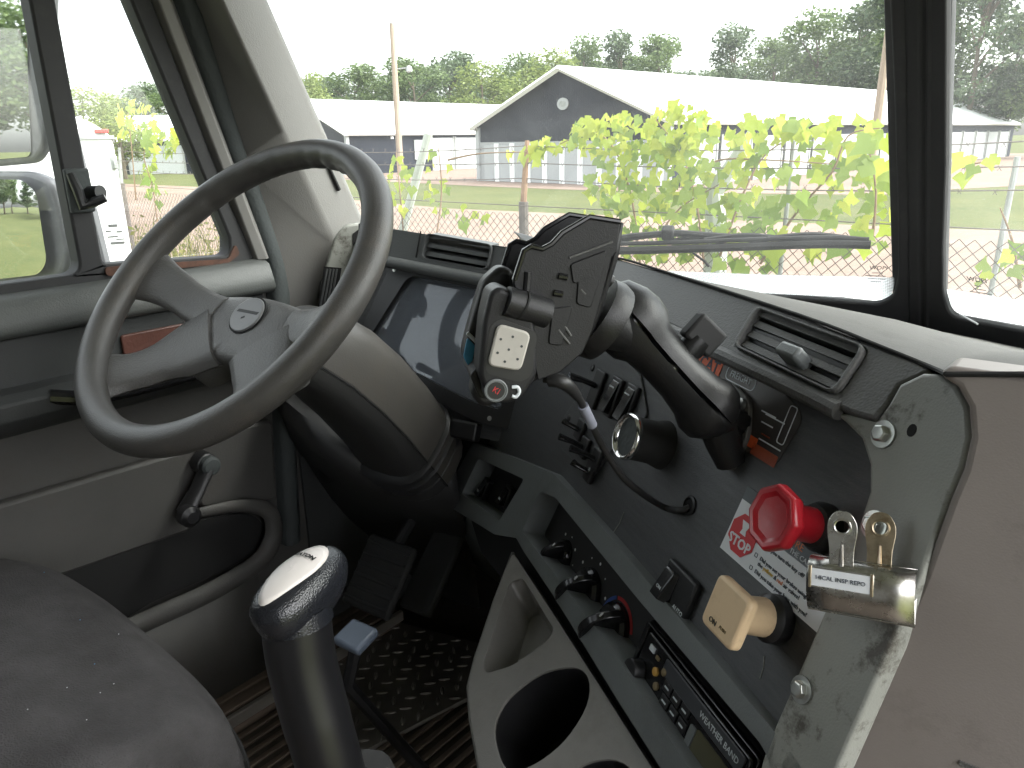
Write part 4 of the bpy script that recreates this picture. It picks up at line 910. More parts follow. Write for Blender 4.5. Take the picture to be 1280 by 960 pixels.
# added dark body that stops light leaking through the dashboard from behind and below
mk('dash_light_block', loft([[V((-.95, .95, 1.75)), V((-.40, .99, 1.75)), V((.20, .60, 1.62)), V((.94, .58, 1.62)), V((.94, 1.48, 1.6)), V((-.95, 1.48, 1.6))], [V((-.95, .97, 2.06)), V((-.45, 1.02, 2.06)), V((.22, .62, 2.06)), V((.94, .60, 2.06)), V((.94, 1.48, 2.04)), V((-.95, 1.48, 2.04))]]), M['deep'], dash, smooth=0)

# ------------------------------------------------------------------ driver side of the dashboard
DUv = V((.475, .075, 0)).normalized(); DH = V((DUv.y, -DUv.x, 0))
DF = Fr(V((-.80, .838, 2.235)), DUv, Z, DH*math.cos(rad(12)) + Z*math.sin(rad(12)))
dv_o = [(533, 291), (618, 306), (611, 338), (526, 323)]
plate('driver_brow', DF, fp(DF, [(448, 279), (640, 310), (660, 313), (660, 356), (640, 352), (520, 331), (448, 320)]), -.05, 0, M['driver_pad'], dash, holes=[rpoly(fp(DF, dv_o), .006)], bevel=.004, seg=3)
vent(DF, dv_o, M['driver_pad'], 3, dash)
mk('brow_joint', tube([DF.hit(526, 289, .0005), DF.hit(520, 322, .0005)], .0012, 5), M['deep'], dash)
mk('driver_lip', tube([DF.hit(a, b, .004) for a, b in ((446, 320), (520, 334), (640, 357), (668, 361))], .010, 12), M['driver_pad'], dash)
# instrument cluster
CT = 22
CF = Fr(V((-.45, .85, 1.976)), DUv, Z, DH*math.cos(rad(CT)) + Z*math.sin(rad(CT)))
cp_ = fp(CF, [(400, 300), (660, 345), (668, 560), (560, 540), (400, 480)], -.012)
plate('cluster_panel', CF, cp_, -.02, -.012, M['panel'], dash)
bo = fp(CF, [(489, 331), (660, 366), (642, 538), (596, 528), (436, 446)]); bh = fp(CF, [(513, 344), (645, 372), (628, 513), (590, 502), (456, 434)])
cl = plate('instrument_cluster', CF, rpoly(bo, [.02, .01, .012, .01, .02]), -.02, .004, M['black'], dash, holes=[rpoly(bh, [.02, .01, .01, .01, .015])], bevel=.003)
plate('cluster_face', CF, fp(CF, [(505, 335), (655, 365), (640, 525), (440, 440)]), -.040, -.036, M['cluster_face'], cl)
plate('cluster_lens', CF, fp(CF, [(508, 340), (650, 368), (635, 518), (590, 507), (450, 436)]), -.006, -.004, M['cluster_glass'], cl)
def ring(px, py, r0, label='dial'):
    c = CF.uv(px, py, -.036); d = plate('dial', CF, ell(*c, r0, r0, 36), -.0358, -.0352, M['dial_ring'], cl, holes=[ell(*c, r0 - .0025, r0 - .0025, 36)])
    for k in range(9):
        a = rad(215 - k*31); f = CF.sub(c[0] + math.cos(a)*(r0 - .008), c[1] + math.sin(a)*(r0 - .008), -.0355, a); mk('tick', cbox(f, 0, 0, 0, .006, .0014, .0006), M['dial_ring'], d)
    a = rad(200); f = CF.sub(c[0], c[1], -.034, a); mk('needle', cbox(f, r0*.35, 0, 0, r0*.75, .002, .001), M['orange_faded'], d)
ring(546, 452, .052); ring(606, 474, .052); ring(508, 395, .026); ring(528, 360, .026)
c = CF.uv(582, 385, -.034); plate('display', CF, rrect(*c, .045, .030, .003), -.0355, -.034, M['lcd'], cl)
for px, py in ((493, 337), (612, 523)):
    c = CF.uv(px, py, .004); mk('cluster_screw', lathe(CF.sub(c[0], c[1], .004), [(.004, 0), (.004, .001), (.001, .0016)], 12), M['zinc'], cl)
mk('cluster_tab', cbox(CF.sub(*CF.uv(582, 538, .01), .01), 0, 0, 0, .05, .03, .02), M['black'], dash, bevel=.004)
# side defroster bezel at the pillar
SD = Fr(hitp(425, 330, V((-.86, 0, 0)), X), V((.55, .83, 0)).normalized(), Z, None)
if SD.n.x < 0: SD.n = -SD.n
sdo = fp(SD, [(402, 395), (404, 345), (418, 298), (432, 281), (452, 279), (462, 284), (455, 330), (430, 400), (405, 440), (396, 430)])
sd_ = plate('side_defroster', SD, rpoly(sdo, .012), -.02, 0, M['frame_grey'], dash, bevel=.006, seg=3)
plate('demist_slot', SD, fp(SD, [(441, 292), (452, 284), (450, 296), (441, 308)]), .0003, .0012, M['deep'], sd_)
for k in range(4):
    a = SD.hit(409 + k*4, 336, .001); b = SD.hit(400 + k*4.2, 386, .001); mk('demist_rib', tube([a, b], .0022, 6), M['driver_pad'], sd_)
plate('demist_grille', SD, fp(SD, [(405, 333), (427, 335), (418, 392), (397, 388)]), .0002, .0008, M['deep'], sd_)

# ------------------------------------------------------------------ lower trim, climate controls, radio
to = [(591, 553), (640, 571), (692, 592), (760, 668), (900, 833), (992, 944), (1020, 990), (1000, 1030), (870, 1030), (775, 880), (690, 742), (655, 690), (645, 672), (618, 668), (553, 628), (560, 610)]
h1 = [(598, 573), (655, 599), (624, 651), (577, 617)]
h2 = [(675, 614), (694, 622), (800, 752), (953, 932), (975, 985), (915, 985), (860, 960), (770, 818), (652, 664)]
W1 = .012
ct = plate('console_trim', PN, rpoly(fp(PN, to, W1), .006), -.03, W1, M['trim_grey'], dash, holes=[rpoly(fp(PN, h1, W1), .008), rpoly(fp(PN, h2, W1), .008)], bevel=.0035, seg=3)
rec = plate('recessed_panel', PN, fp(PN, [(560, 560), (690, 595), (1010, 990), (870, 1030), (600, 690)], -.02), -.03, -.022, M['black_matte'], dash)
RW = -.022
def rfr(px, py, w=RW, rot=0): c = PN.uv(px, py, w); return PN.sub(c[0], c[1], w, rot)
# small rockers in the left box
for (px, py, s) in ((612, 612, 1.0), (640, 622, 1.0)):
    f = rfr(px, py, RW, .0); r_ = mk('rocker_switch', cbox(f, 0, 0, .006, .022, .034, .012), M['black'], rec, bevel=.002)
    mk('rocker_cap', loft([[f.p(-.008, -.013, .012), f.p(.008, -.013, .012), f.p(.008, .013, .012), f.p(-.008, .013, .012)], [f.p(-.008, -.013, .022), f.p(.008, -.013, .022), f.p(.008, .012, .013), f.p(-.008, .012, .013)]]), M['black_gloss'], r_, bevel=.0015)
    mk('rocker_mark', cbox(f.sub(0, -.006, .0195), 0, 0, 0, .006, .005, .0006), M['dial_ring'], r_)
# three turning knobs with blade grips and dotted scales
def hvac(px, py, r_, rot, scale_n, s=1.0, small=False):
    f = rfr(px, py, RW, rot); k = mk('climate_knob', lathe(f, [(r_, 0), (r_*.98, .006), (r_*.86, .010), (r_*.3, .011)], 28), M['black_gloss'], rec)
    secs = []
    for i in range(13):
        t = -1 + 2*i/12; h = .010 + (.024*s)*math.sqrt(max(0, 1 - t*t*.98)); w = .0048*s*(1 - .35*t*t); a = t*r_*1.12
        secs.append([f.p(a, -w*1.5, .006), f.p(a, -w*.8, h), f.p(a, w*.8, h), f.p(a, w*1.5, .006)])
    mk('grip', loft(secs), M['black_gloss'], k, bevel=.0012, smooth=60)
    mk('pointer', cbox(f.sub(r_*.9, 0, .0185*s + .008), 0, 0, 0, .007, .0016, .001), M['white_print'], k)
    for j in range(scale_n):
        a = rad(20 + 250*j/max(1, scale_n - 1)) - rot - rad(60); d = r_*1.35
        mk('scale_mark', lathe(f.sub(math.cos(a)*d, math.sin(a)*d, .0002), [(.0011 if j % 2 else .0020, 0), (.001, .0004)], 8), M['white_print'], k)
    return k, f
hvac(706, 694, .020, rad(60), 7, .95); hvac(735, 741, .030, rad(60), 9, 1.25); k3, f3 = hvac(768, 787, .030, rad(60), 0, 1.3)
def arcplate(name, f, r0, r1, a0, a1, mat, parent):
    n = 12; o = [(math.cos(lerp(a0, a1, i/n))*r1, math.sin(lerp(a0, a1, i/n))*r1) for i in range(n + 1)] + [(math.cos(lerp(a1, a0, i/n))*r0, math.sin(lerp(a1, a0, i/n))*r0) for i in range(n + 1)]
    return plate(name, f, o, .0002, .0007, mat, parent)
arcplate('cold_arc', f3, .032, .036, rad(60), rad(115), M['blue_print'], k3); arcplate('hot_arc', f3, .032, .036, rad(-35), rad(55), M['red_print'], k3)
# radio
RO = PN.sub(-.068, -.212, -.016)
radio = mk('car_radio', box(RO, -.098, .098, -.029, .029, -.02, .004), M['black_gloss'], dash, bevel=.004)
plate('radio_face', RO, rrect(.004, 0, .174, .048, .006), .004, .012, M['black_gloss'], radio, bevel=.002)
plate('radio_bezel', RO, rrect(.0, .0, .190, .056, .006), .003, .009, M['black_gloss'], radio, holes=[rrect(.002, 0, .180, .050, .005)], bevel=.0015)
plate('tape_door', RO, rrect(.022, .013, .128, .016, .003), .012, .0136, M['radio_face'], radio, bevel=.0008)
text('band_lettering', 'WEATHER BAND', RO, .052, .0125, .0075, M['dial_ring'], radio, w=.0139)
plate('radio_display', RO, rrect(.056, -.010, .058, .020, .002), .012, .0132, M['radio_lcd'], radio)
plate('display_edge', RO, rrect(.022, -.014, .008, .024, .001), .012, .0136, M['trim_grey'], radio)
mk('volume_knob', lathe(RO.sub(-.074, -.016, .012), [(.0115, 0), (.0115, .010), (.0105, .012), (.002, .0125)], 22), M['black'], radio, bevel=.0005)
for (a, b, mt, r_) in ((-.050, .000, 'yellow_key', .0042), (-.038, .008, 'dull_key', .0038), (-.042, -.010, 'dull_key', .0038)):
    mk('round_button', lathe(RO.sub(a, b, .012), [(r_, 0), (r_, .002), (r_*.6, .0028), (.0003, .003)], 14), M[mt], radio)
for k in range(3):
    for j in range(2):
        a = -.026 + k*.0155 + j*.003; b = .0 - j*.0125
        bt = mk('preset_key', cbox(RO.sub(a, b, .012), 0, 0, .001, .013, .0105, .002), M['black'], radio, bevel=.0006)
        mk('key_mark', cbox(RO.sub(a, b, .0142), 0, 0, 0, .007, .0016, .0004), M['dial_ring'], bt)
mk('mode_key', cbox(RO.sub(-.066, .014, .012), 0, 0, .001, .009, .006, .002), M['dial_ring'], radio, bevel=.0006)
mk('eject_key', cbox(RO.sub(-.054, .012, .012), 0, 0, .001, .006, .004, .002), M['dull_key'], radio, bevel=.0006)

# ------------------------------------------------------------------ cup-holder pod under the trim
CPn = tilt(58); c0 = PN.hit(700, 770, .004)
CP = Fr(c0, PU, Z, CPn)
po = [(641, 690), (700, 780), (860, 1030), (900, 1110), (640, 1110), (606, 1000), (588, 900), (585, 858), (594, 822), (618, 750)]
bin_ = [(637, 728), (653, 722), (692, 786), (686, 800), (640, 832), (607, 842), (604, 830)]
cup = [(622, 938), (619, 905), (636, 872), (676, 842), (716, 834), (735, 848), (733, 882), (706, 925), (668, 955), (636, 962)]
cup2 = [(706, 1010), (706, 980), (730, 955), (770, 950), (800, 975), (800, 1010), (770, 1050), (720, 1050)]
pod = plate('cup_holder_pod', CP, rpoly(fp(CP, po), .012), -.05, 0, M['console_grey'], dash, holes=[rpoly(fp(CP, bin_), .008), [tuple(p) for p in crom(fp(CP, cup), 4, True)], [tuple(p) for p in crom(fp(CP, cup2), 4, True)]], bevel=.004, seg=3)
def well(name, outl, depth, shrink, mat, shift=(0, 0)):
    n = len(outl); ca = sum(p[0] for p in outl)/n; cb = sum(p[1] for p in outl)/n; secs = []
    for t in (0, .5, 1): secs.append([CP.p(ca + (a - ca)*(1 - shrink*t) + shift[0]*t, cb + (b - cb)*(1 - shrink*t) + shift[1]*t, -.003 - depth*t) for a, b in outl])
    vf = loft(secs, cap=False); k = len(vf[0]); vf[1].append(tuple(range(k - n, k))); return mk(name, vf, mat, pod, smooth=40)
well('coin_bin', rpoly(fp(CP, bin_), .008), .045, .25, M['console_grey'])
w_ = well('cup_well', [tuple(p) for p in crom(fp(CP, cup), 4, True)], .085, .12, M['black'], (.0, .0))
well('cup_well', [tuple(p) for p in crom(fp(CP, cup2), 4, True)], .085, .12, M['black'])
dirt = random.Random(3)
for _ in range(26):
    c = CP.uv(dirt.uniform(612, 640), dirt.uniform(800, 838), -.04); s = dirt.uniform(.0012, .0035)
    mk('crumb', lathe(CP.sub(c[0], c[1], -.043), [(s*.4, 0), (s, s*.4), (s*.5, s)], 5, rot=dirt.random()), M['rust' if dirt.random() < .3 else 'column'], pod, smooth=0)
side = [CP.hit(a, b, -.006) for a, b in po[4:]] + [CP.hit(*po[0], -.006)]
mk('pod_side', loft([side, [p + V((.02, .02, -.10)) for p in side], [p + V((.06, .05, -.32)) for p in side]], close=False), M['console_grey'], pod, smooth=60, solid=.004)

# ------------------------------------------------------------------ knee panel below the column, kick wall
def yh(px, py, y): return hitp(px, py, V((0, y, 0)), Y)
rowsk = [[yh(a, b, y) for a, b, y in row] for row in (
    ((352, 470, .80), (410, 505, .78), (480, 545, .80), (575, 552, .86)),
    ((346, 492, .72), (400, 535, .70), (475, 575, .74), (570, 572, .84)),
    ((352, 515, .71), (410, 562, .69), (485, 600, .74), (572, 600, .83)),
    ((362, 540, .74), (425, 592, .72), (500, 622, .76), (575, 625, .83)),
    ((368, 560, .82), (430, 612, .80), (500, 640, .82), (580, 650, .85)),
    ((360, 610, .95), (430, 655, .95), (500, 680, .95), (590, 700, .92)),
    ((350, 680, 1.15), (430, 710, 1.15), (500, 730, 1.15), (600, 760, 1.08)))]
kp = mk('knee_panel', loft([crom(r_, 5) for r_ in rowsk], close=False), M['column_low'], dash, smooth=80, solid=.004)
mk('knee_bolt', lathe(Fr(yh(404, 592, .79), X, Z, -Y), [(.020, -.03), (.020, .0), (.012, .004), (.002, .004)], 16), M['black'], dash)
ck = mk('column_key', tube([yh(438, 602, .78), yh(446, 608, .765)], .004, 8), M['alu'], dash); mk('key_head', lathe(Fr(yh(447, 610, .77), X, Z, -Y), [(.002, -.01), (.006, -.006), (.006, .004), (.002, .006)], 12), M['alu'], ck)
kl = loft([[yh(588, 640, .85), yh(640, 668, .83), yh(668, 700, .80)], [yh(575, 665, .88), yh(618, 690, .86), yh(640, 720, .83)], [yh(590, 700, .95), yh(628, 730, .93), yh(655, 770, .9)]], close=False)
mk('knee_bolster', kl, M['trim_grey'], dash, smooth=80, solid=.006)
kw = mk('kick_wall', box(WORLD, -.99, -.955, .80, 1.5, FLOOR, 2.1), M['door_dark'], kind='structure')
# ------------------------------------------------------------------ steering wheel
WT = rad(46.2); WY = rad(3)
WN = V((math.sin(WY)*math.cos(WT), -math.cos(WY)*math.cos(WT), math.sin(WT)))
SW = Fr(V((-.597, .491, 2.237)), V((.9986, .052, 0)), Z, WN)
sw = thing('steering_wheel', SW.o - SW.n*.06, 'worn grey four-spoke steering wheel with oval emblem', 'steering wheel')
RIM, RT_ = .2172, .0188
def rim():
    secs = []; n = 120; m_ = 16
    for i in range(n):
        t = 2*math.pi*i/n; cp_ = (math.cos(t), math.sin(t)); sec = []
        bump = .0032*max(0, math.sin(t*44)) if (rad(62) < t < rad(150)) else 0
        for k in range(m_):
            a = 2*math.pi*k/m_; rr = RT_
            cx = math.cos(a)
            if cx < -.4: rr -= bump + .0006
            d = RIM + rr*cx; sec.append(SW.p(cp_[0]*d, cp_[1]*d, rr*math.sin(a)*1.05))
        secs.append(sec)
    vs_ = [p for s in secs for p in s]; fs = [(i*m_+k, i*m_+(k+1) % m_, ((i+1) % n)*m_+(k+1) % m_, ((i+1) % n)*m_+k) for i in range(n) for k in range(m_)]
    return vs_, fs
mk('rim', rim(), M['wheel_rim'], sw, smooth=179)
def spoke(path, sec_w, sec_t, mat, name):
    """path: (a, b, c) points on the wheel, widths across the path in the wheel plane, thickness"""
    P = crom([V(p) for p in path], 6); n = len(P); secs = []
    for i, p in enumerate(P):
        t = (P[min(i+1, n-1)] - P[max(i-1, 0)]); t2 = V((t.x, t.y)).normalized(); nx, ny = -t2.y, t2.x
        f = i/(n - 1); k = f*(len(sec_w) - 1); j = min(int(k), len(sec_w) - 2); w = lerp(sec_w[j], sec_w[j+1], k - j)/2; th = lerp(sec_t[0], sec_t[1], f)/2
        sec = []
        for (x, y) in ((-1, -.2), (-.92, .55), (-.7, .92), (-.3, 1.05), (.3, 1.05), (.7, .92), (.92, .55), (1, -.2), (.85, -.9), (.4, -1), (-.4, -1), (-.85, -.9)):
            sec.append(SW.p(p.x + nx*w*x, p.y + ny*w*x, p.z + th*y))
        secs.append(sec)
    return mk(name, loft(secs), mat, sw, smooth=50)
HC = -.055
for s in (-1, 1):
    spoke([(s*.075, -.018, HC - .004), (s*.12, -.012, HC + .004), (s*.165, -.003, HC + .022), (s*.212, .002, -.012)], [.060, .056, .054, .062, .085], (.022, .020), M['wheel_hub'], 'spoke')
    spoke([(s*.055, -.045, HC - .003), (s*.092, -.085, HC + .003), (s*.120, -.125, HC + .018), (s*.152, -.160, -.010)], [.115, .100, .074, .064, .090], (.028, .020), M['wheel_hub'], 'spoke')
hub = [(-.100, .006), (-.070, .016), (0, .022), (.070, .016), (.100, .006), (.112, -.030), (.100, -.070), (.072, -.104), (.048, -.096), (.030, -.082), (0, -.078), (-.030, -.082), (-.048, -.096), (-.072, -.104), (-.100, -.070), (-.112, -.030)]
hp = [tuple(p) for p in crom([(x*.96, y) for x, y in hub], 4, True)]
def hubmesh():
    ca, cb = 0, -.035; secs = []; N_ = len(hp)
    for (sc_, c) in ((1.0, -.045), (1.0, -.014), (.985, -.006), (.95, -.001), (.80, .004), (.5, .007), (.2, .008), (.02, .008)):
        secs.append([SW.p(ca + (x - ca)*sc_, cb + (y - cb)*sc_, HC + c) for x, y in hp])
    return loft(secs)
hb = mk('hub_pad', hubmesh(), M['wheel_hub'], sw, smooth=45)
mk('pad_groove', tube([SW.p(-.106, -.055, HC + .003), SW.p(-.104, -.02, HC + .005), SW.p(-.09, .012, HC + .003)], .0016, 6), M['deep'], hb)
em = plate('emblem', SW, ell(0, -.014, .028, .026, 32), HC + .006, HC + .0115, M['emblem'], hb, bevel=.0015)
plate('emblem_groove', SW, ell(0, -.014, .0302, .0282, 32), HC + .006, HC + .0092, M['deep'], hb)
plate('emblem_bar', SW, [(-.021, -.0125), (.020, -.0125), (.022, -.0085), (-.019, -.0085)], HC + .0114, HC + .012, M['mark'], em)
mk('emblem_tick', cbox(SW.sub(-.002, -.0195, HC + .0117, .5), 0, 0, 0, .006, .002, .0006), M['mark'], em)
# hub cone and column
def colsec(c, ra, rb, off=0, n=22, pw=2.6):
    out = []
    for k in range(n):
        a = 2*math.pi*k/n; cx, sy = math.cos(a), math.sin(a)
        x = math.copysign(abs(cx)**(2/pw), cx)*ra; y = math.copysign(abs(sy)**(2/pw), sy)*rb
        out.append(SW.p(x, y - .01 + off, c))
    return out
mk('hub_cone', loft([colsec(-.10, .060, .055, -.01), colsec(-.125, .058, .055, -.01), colsec(-.150, .050, .048, -.01)]), M['wheel_hub'], sw, smooth=60)
clm = thing('steering_column', SW.p(0, 0, -.3), 'brown-grey steering column cover under the wheel', 'steering column')
def split(secs, top):
    n = len(secs[0]); idx = list(range(-1, 13)) if top else list(range(12, 22))
    return [[s[k % n] for k in idx] for s in secs]
CS = [colsec(-.128, .056, .056, .014, pw=3.4), colsec(-.150, .061, .060, .018, pw=3.4), colsec(-.20, .069, .064, .024, pw=3.4), colsec(-.27, .075, .066, .024, pw=3.4), colsec(-.34, .078, .068, .018, pw=3.2), colsec(-.40, .080, .070, .008, pw=3.0), colsec(-.47, .082, .072, -.004)]
def half(top, mat, nm):
    S = split(CS, top); S = [s + [s[-1].lerp(s[0], .35), s[-1].lerp(s[0], .65)] for s in S]
    return mk(nm, loft(S), mat, clm, smooth=60, bevel=.0025)
half(True, M['column'], 'upper_cover'); half(False, M['column_low'], 'lower_cover')  # lower cover gets a darker colour for the shade on its underside
mk('cover_gap', loft([[p + (p - SW.p(0, -.03, c)).normalized()*.0007 for p in (s[-1] + SW.v*.0012, s[-1] - SW.v*.0012)] for s, c in zip(CS, (-.128, -.15, -.2, -.27, -.34, -.40, -.47))], close=False), M['deep'], clm, solid=.001)
plate('collar_gap', Fr(SW.p(0, -.02, -.132), SW.u, SW.v, SW.n), ell(0, 0, .056, .052, 28), -.004, .006, M['deep'], clm)
for k in range(3):
    c = -.405 - k*.02; mk('boot_fold', loft([colsec(c + .006, .080 - k*.002, .074, .004), colsec(c, .087 - k*.002, .081, .004), colsec(c - .006, .080 - k*.002, .074, .004)]), M['black'], clm, smooth=60)
0 and mk('lower_shroud', loft([colsec(-.16, .060, .05, -.058), colsec(-.22, .085, .06, -.075), colsec(-.30, .105, .07, -.10), colsec(-.40, .125, .09, -.12), colsec(-.46, .13, .10, -.13)]), M['column_low'], clm, smooth=60)
mk('turn_stalk', tube([SW.p(-.06, -.02, -.17), SW.p(-.14, .0, -.15), SW.p(-.20, .01, -.14)], [.007, .006, .009], 10), M['black'], clm)

# ------------------------------------------------------------------ driver seat
SZ = 1.85
def sp(px, py, z=SZ): return hitp(px, py, V((0, 0, z)), Z)
fr_c = sp(273, 895); 
seat = thing('driver_seat', (-.62, .0, FLOOR), 'charcoal cloth driver seat cushion in the lower left corner', 'seat')
def cushion():
    x0, x1, y0, y1 = -.95, fr_c.x, -.42, .335
    nx, ny = 26, 30; g = []
    for j in range(ny + 1):
        row = []
        for i in range(nx + 1):
            u_, v_ = i/nx, j/ny; x = lerp(x0, x1, u_); y = lerp(y0, y1, v_)
            # rounded plan corners
            ex = abs(u_*2 - 1); ey = max(0, v_)
            y -= .03*ex**4*smoothstep(.5, 1, v_)
            z = SZ + .018*math.sin(math.pi*u_)*1.0 - .012*smoothstep(.75, 1, v_) - .05*max(0, (v_ - .93)/.07)**2 - .045*max(0, (ex - .90)/.10)**2 + .006*math.sin(9*u_ + 5*v_)*.6 + .004*math.sin(23*v_ + 3*u_)
            row.append(V((x, y, z)))
        g.append(row)
    vs_ = [p for r_ in g for p in r_]; W_ = nx + 1
    fs = [(j*W_+i, j*W_+i+1, (j+1)*W_+i+1, (j+1)*W_+i) for j in range(ny) for i in range(nx)]
    return vs_, fs, g
vs_, fs, g = cushion()
cu_ = mk('cushion', (vs_, fs), M['fabric'], seat, smooth=179)
edge = [g[0][-1]] + [r_[-1] for r_ in g[1:]] + list(reversed(g[-1][:-1])) 
mk('cushion_side', loft([edge, [p + V((.004, .004, -.03)) for p in edge], [p + V((.0, .0, -.06)) for p in edge], [p + V((-.02, -.02, -.14)) for p in edge]], close=False), M['fabric'], cu_, smooth=70)
mk('seat_piping', tube([p + V((.005, .005, -.034)) for p in edge], .004, 8), M['seat_side'], cu_)
mk('seat_base', box(WORLD, -.86, fr_c.x - .06, -.36, .24, FLOOR, SZ - .12), M['seat_side'], seat, bevel=.02)
mk('seat_back', loft([[V((-.93, -.38, SZ - .02)), V((fr_c.x, -.38, SZ - .02)), V((fr_c.x, -.52, SZ - .05)), V((-.93, -.52, SZ - .05))], [V((-.90, -.56, SZ + .75)), V((fr_c.x - .03, -.56, SZ + .75)), V((fr_c.x - .03, -.66, SZ + .75)), V((-.90, -.66, SZ + .75))]]), M['fabric'], seat, bevel=.03, seg=4)
lint = random.Random(9)
for k in range(14):
    p = sp(lint.uniform(10, 210), lint.uniform(700, 930), SZ + .004)
    if p.x < fr_c.x - .03 and p.y < .30: mk('lint', lathe(Fr(p + Z*.012, X, Y, Z), [(.0004, 0), (.0007, .0004), (.0003, .0008)], 5), M['card' if k % 4 else 'blue_button'], seat, smooth=0)

# ------------------------------------------------------------------ gear shifter
k0 = at(374, 745, .575)
gs = thing('gear_shifter', at(420, 1000, .60), 'black leather gear shift lever with silver badge on its knob', 'gear lever')
def shift():
    ctr = [(364, 700, .578), (366, 730, .575), (370, 770, .575), (376, 820, .58), (388, 870, .585), (402, 920, .59), (416, 970, .60), (434, 1040, .62)]
    pts = [at(*c) for c in ctr]
    return pts
sp_ = shift(); ax = (sp_[2] - sp_[5]).normalized()
lean = (RT*.62 + UP*.55 - FW*.55)
# head: an egg leaning forward over the grip
HA = (at(404, 702, .592) - at(344, 754, .552)); HL = HA.length; HA.normalize()
HN = (UP*.50 - RT*.34 - FW*.80); HN = (HN - HA*HN.dot(HA)).normalized(); HB = HA.cross(HN)
HCn = (at(404, 702, .592) + at(344, 754, .552))/2 - HN*.006
def head():
    secs = []
    n = 20
    for i in range(n + 1):
        t = -1 + 2*i/n; w = math.sqrt(max(.0004, 1 - t*t)); h_ = .036
        s = []
        for k in range(20):
            a = 2*math.pi*k/20; x = math.cos(a)*.0245*w**.8*(1 - .10*t); y = math.sin(a)*(.021 if math.sin(a) > 0 else .034)*w**.8
            s.append(HCn + HA*t*.044 + HB*x + HN*y)
        secs.append(s)
    return loft(secs)
hd_ = mk('shift_knob', head(), M['knob_leather'], gs, smooth=179)
HF = Fr(HCn + HN*.0, HA, HB.cross(HN) if False else -HB, HN)
def badge():
    vs_, fs = [], []; K = 6; n = 28; o = []
    for i in range(n):
        a = 2*math.pi*i/n; o.append((math.cos(a)*.034, math.sin(a)*(.0145 + .003*math.cos(a))))
    for k in range(K + 1):
        f = 1 - k/K
        for x, y in o:
            X_, Y_ = x*f - .004, y*f; t = X_/.044; w = math.sqrt(max(0, 1 - t*t)); q = Y_/(.0245*w**.8*(1 - .10*t)); vs_.append(HCn + HA*X_ + HB*Y_ + HN*(.021*w**.8*math.sqrt(max(0, 1 - q*q)) + .0012))
    for k in range(K):
        for i in range(n): fs.append((k*n + i, k*n + (i+1) % n, (k+1)*n + (i+1) % n, (k+1)*n + i))
    return vs_, fs
bd = mk('badge', badge(), M['knob_plate'], hd_, smooth=179, solid=.0008)
bt_ = text('badge_lettering', 'EATON', Fr(HCn + HA*.011, -HB if (-HB).dot(RT) > 0 else HB, HA, HN), -.001, 0, .0055, M['mark'], bd, w=0, ext=.0002, bold=.0003)
off_ = root_loc(bd)
for v_ in bt_.data.vertices:                # lay the letters on the curved badge
    d_ = v_.co + off_ - HCn; x_, y_ = d_.dot(HA), d_.dot(HB); w_ = math.sqrt(max(0, 1 - (x_/.044)**2)); q_ = min(.99, abs(y_)/(.0245*w_**.8*(1 - .10*x_/.044)))
    v_.co = HCn + HA*x_ + HB*y_ + HN*(.021*w_**.8*math.sqrt(1 - q_*q_) + .0026) - off_
nk = tube(crom(sp_[1:], 5), [.021, .024, .026, .0265, .0265, .0263, .026, .026] + [.026]*5 + [.026]*6 + [.0255]*6 + [.0255]*6, 20)
mk('lever_sleeve', nk, M['lever_black'], gs, smooth=60)
mk('collar', tube([sp_[2] - ax*.006, sp_[2] + ax*.006], [.0274, .027], 22), M['knob_leather'], gs)
for a, b, d in ((336, 812, .568), (363, 893, .572)):
    mk('lever_screw', tube([at(a, b, d), at(a + 1, b + 6, d)], .0012, 8), M['alu'], gs)
mk('lever_boot', loft([[sp_[6] + RT*math.cos(t)*r_ + Y*math.sin(t)*r_ - Z*dz for t in [k*math.pi/8 for k in range(16)]] for r_, dz in ((.036, .0), (.06, .1), (.09, .22), (.12, .40))]), M['black_matte'], gs, smooth=60)

# ------------------------------------------------------------------ floor covering and pedals
def flr(px, py, z): return hitp(px, py, V((0, 0, z)), Z)
fm = thing('ribbed_floor_mat', (-.75, .75, FLOOR), 'brown ribbed rubber mat on the floor beside the seat', 'floor mat')
mk('mat_base', box(WORLD, -.96, -.30, .15, .92, FLOOR + .002, FLOOR + .008), M['floor'], fm)
for k in range(26):
    x = -.95 + k*.025
    mk('rib', box(WORLD, x, x + .011, .16, .915, FLOOR + .008, FLOOR + .014), M['mat_rib'], fm, bevel=.002)
sl_a, sl_b = flr(245, 893, FLOOR + .06), flr(345, 838, FLOOR + .06)
ds = thing('door_sill', (-.9, .5, FLOOR), 'worn brown door sill with a metal edge strip', 'door sill')
mk('sill_step', box(WORLD, -1.0, -.86, -.40, .95, FLOOR - .1, FLOOR + .05), M['mat_rib'], ds, bevel=.006)
mk('edge_strip', box(WORLD, -.862, -.852, -.40, .95, FLOOR + .03, FLOOR + .054), M['alu'], ds, bevel=.002)
for k in range(4): mk('tread', box(WORLD, -.985 + k*.032, -.965 + k*.032, -.38, .94, FLOOR + .05, FLOOR + .056), M['mat_rib'], ds, bevel=.002)
DPZ = FLOOR + .02
dp = thing('diamond_plate', flr(520, 880, DPZ), 'dark diamond tread plate on the floor behind the gear lever', 'tread plate')
corner = [flr(a, b, DPZ) for a, b in ((425, 815), (470, 790), (610, 830), (585, 870), (455, 950), (420, 950))]
dpl = [(-.92, .86), (-.50, .86), (-.42, 1.12), (-.92, 1.12)]
a_, b_, c_, d_ = [flr(*p, DPZ) for p in ((420, 800), (612, 822), (590, 872), (440, 950))]
o2 = [a_ + (a_ - d_)*.3, b_, c_, d_, a_ + (d_ - a_)*.3]
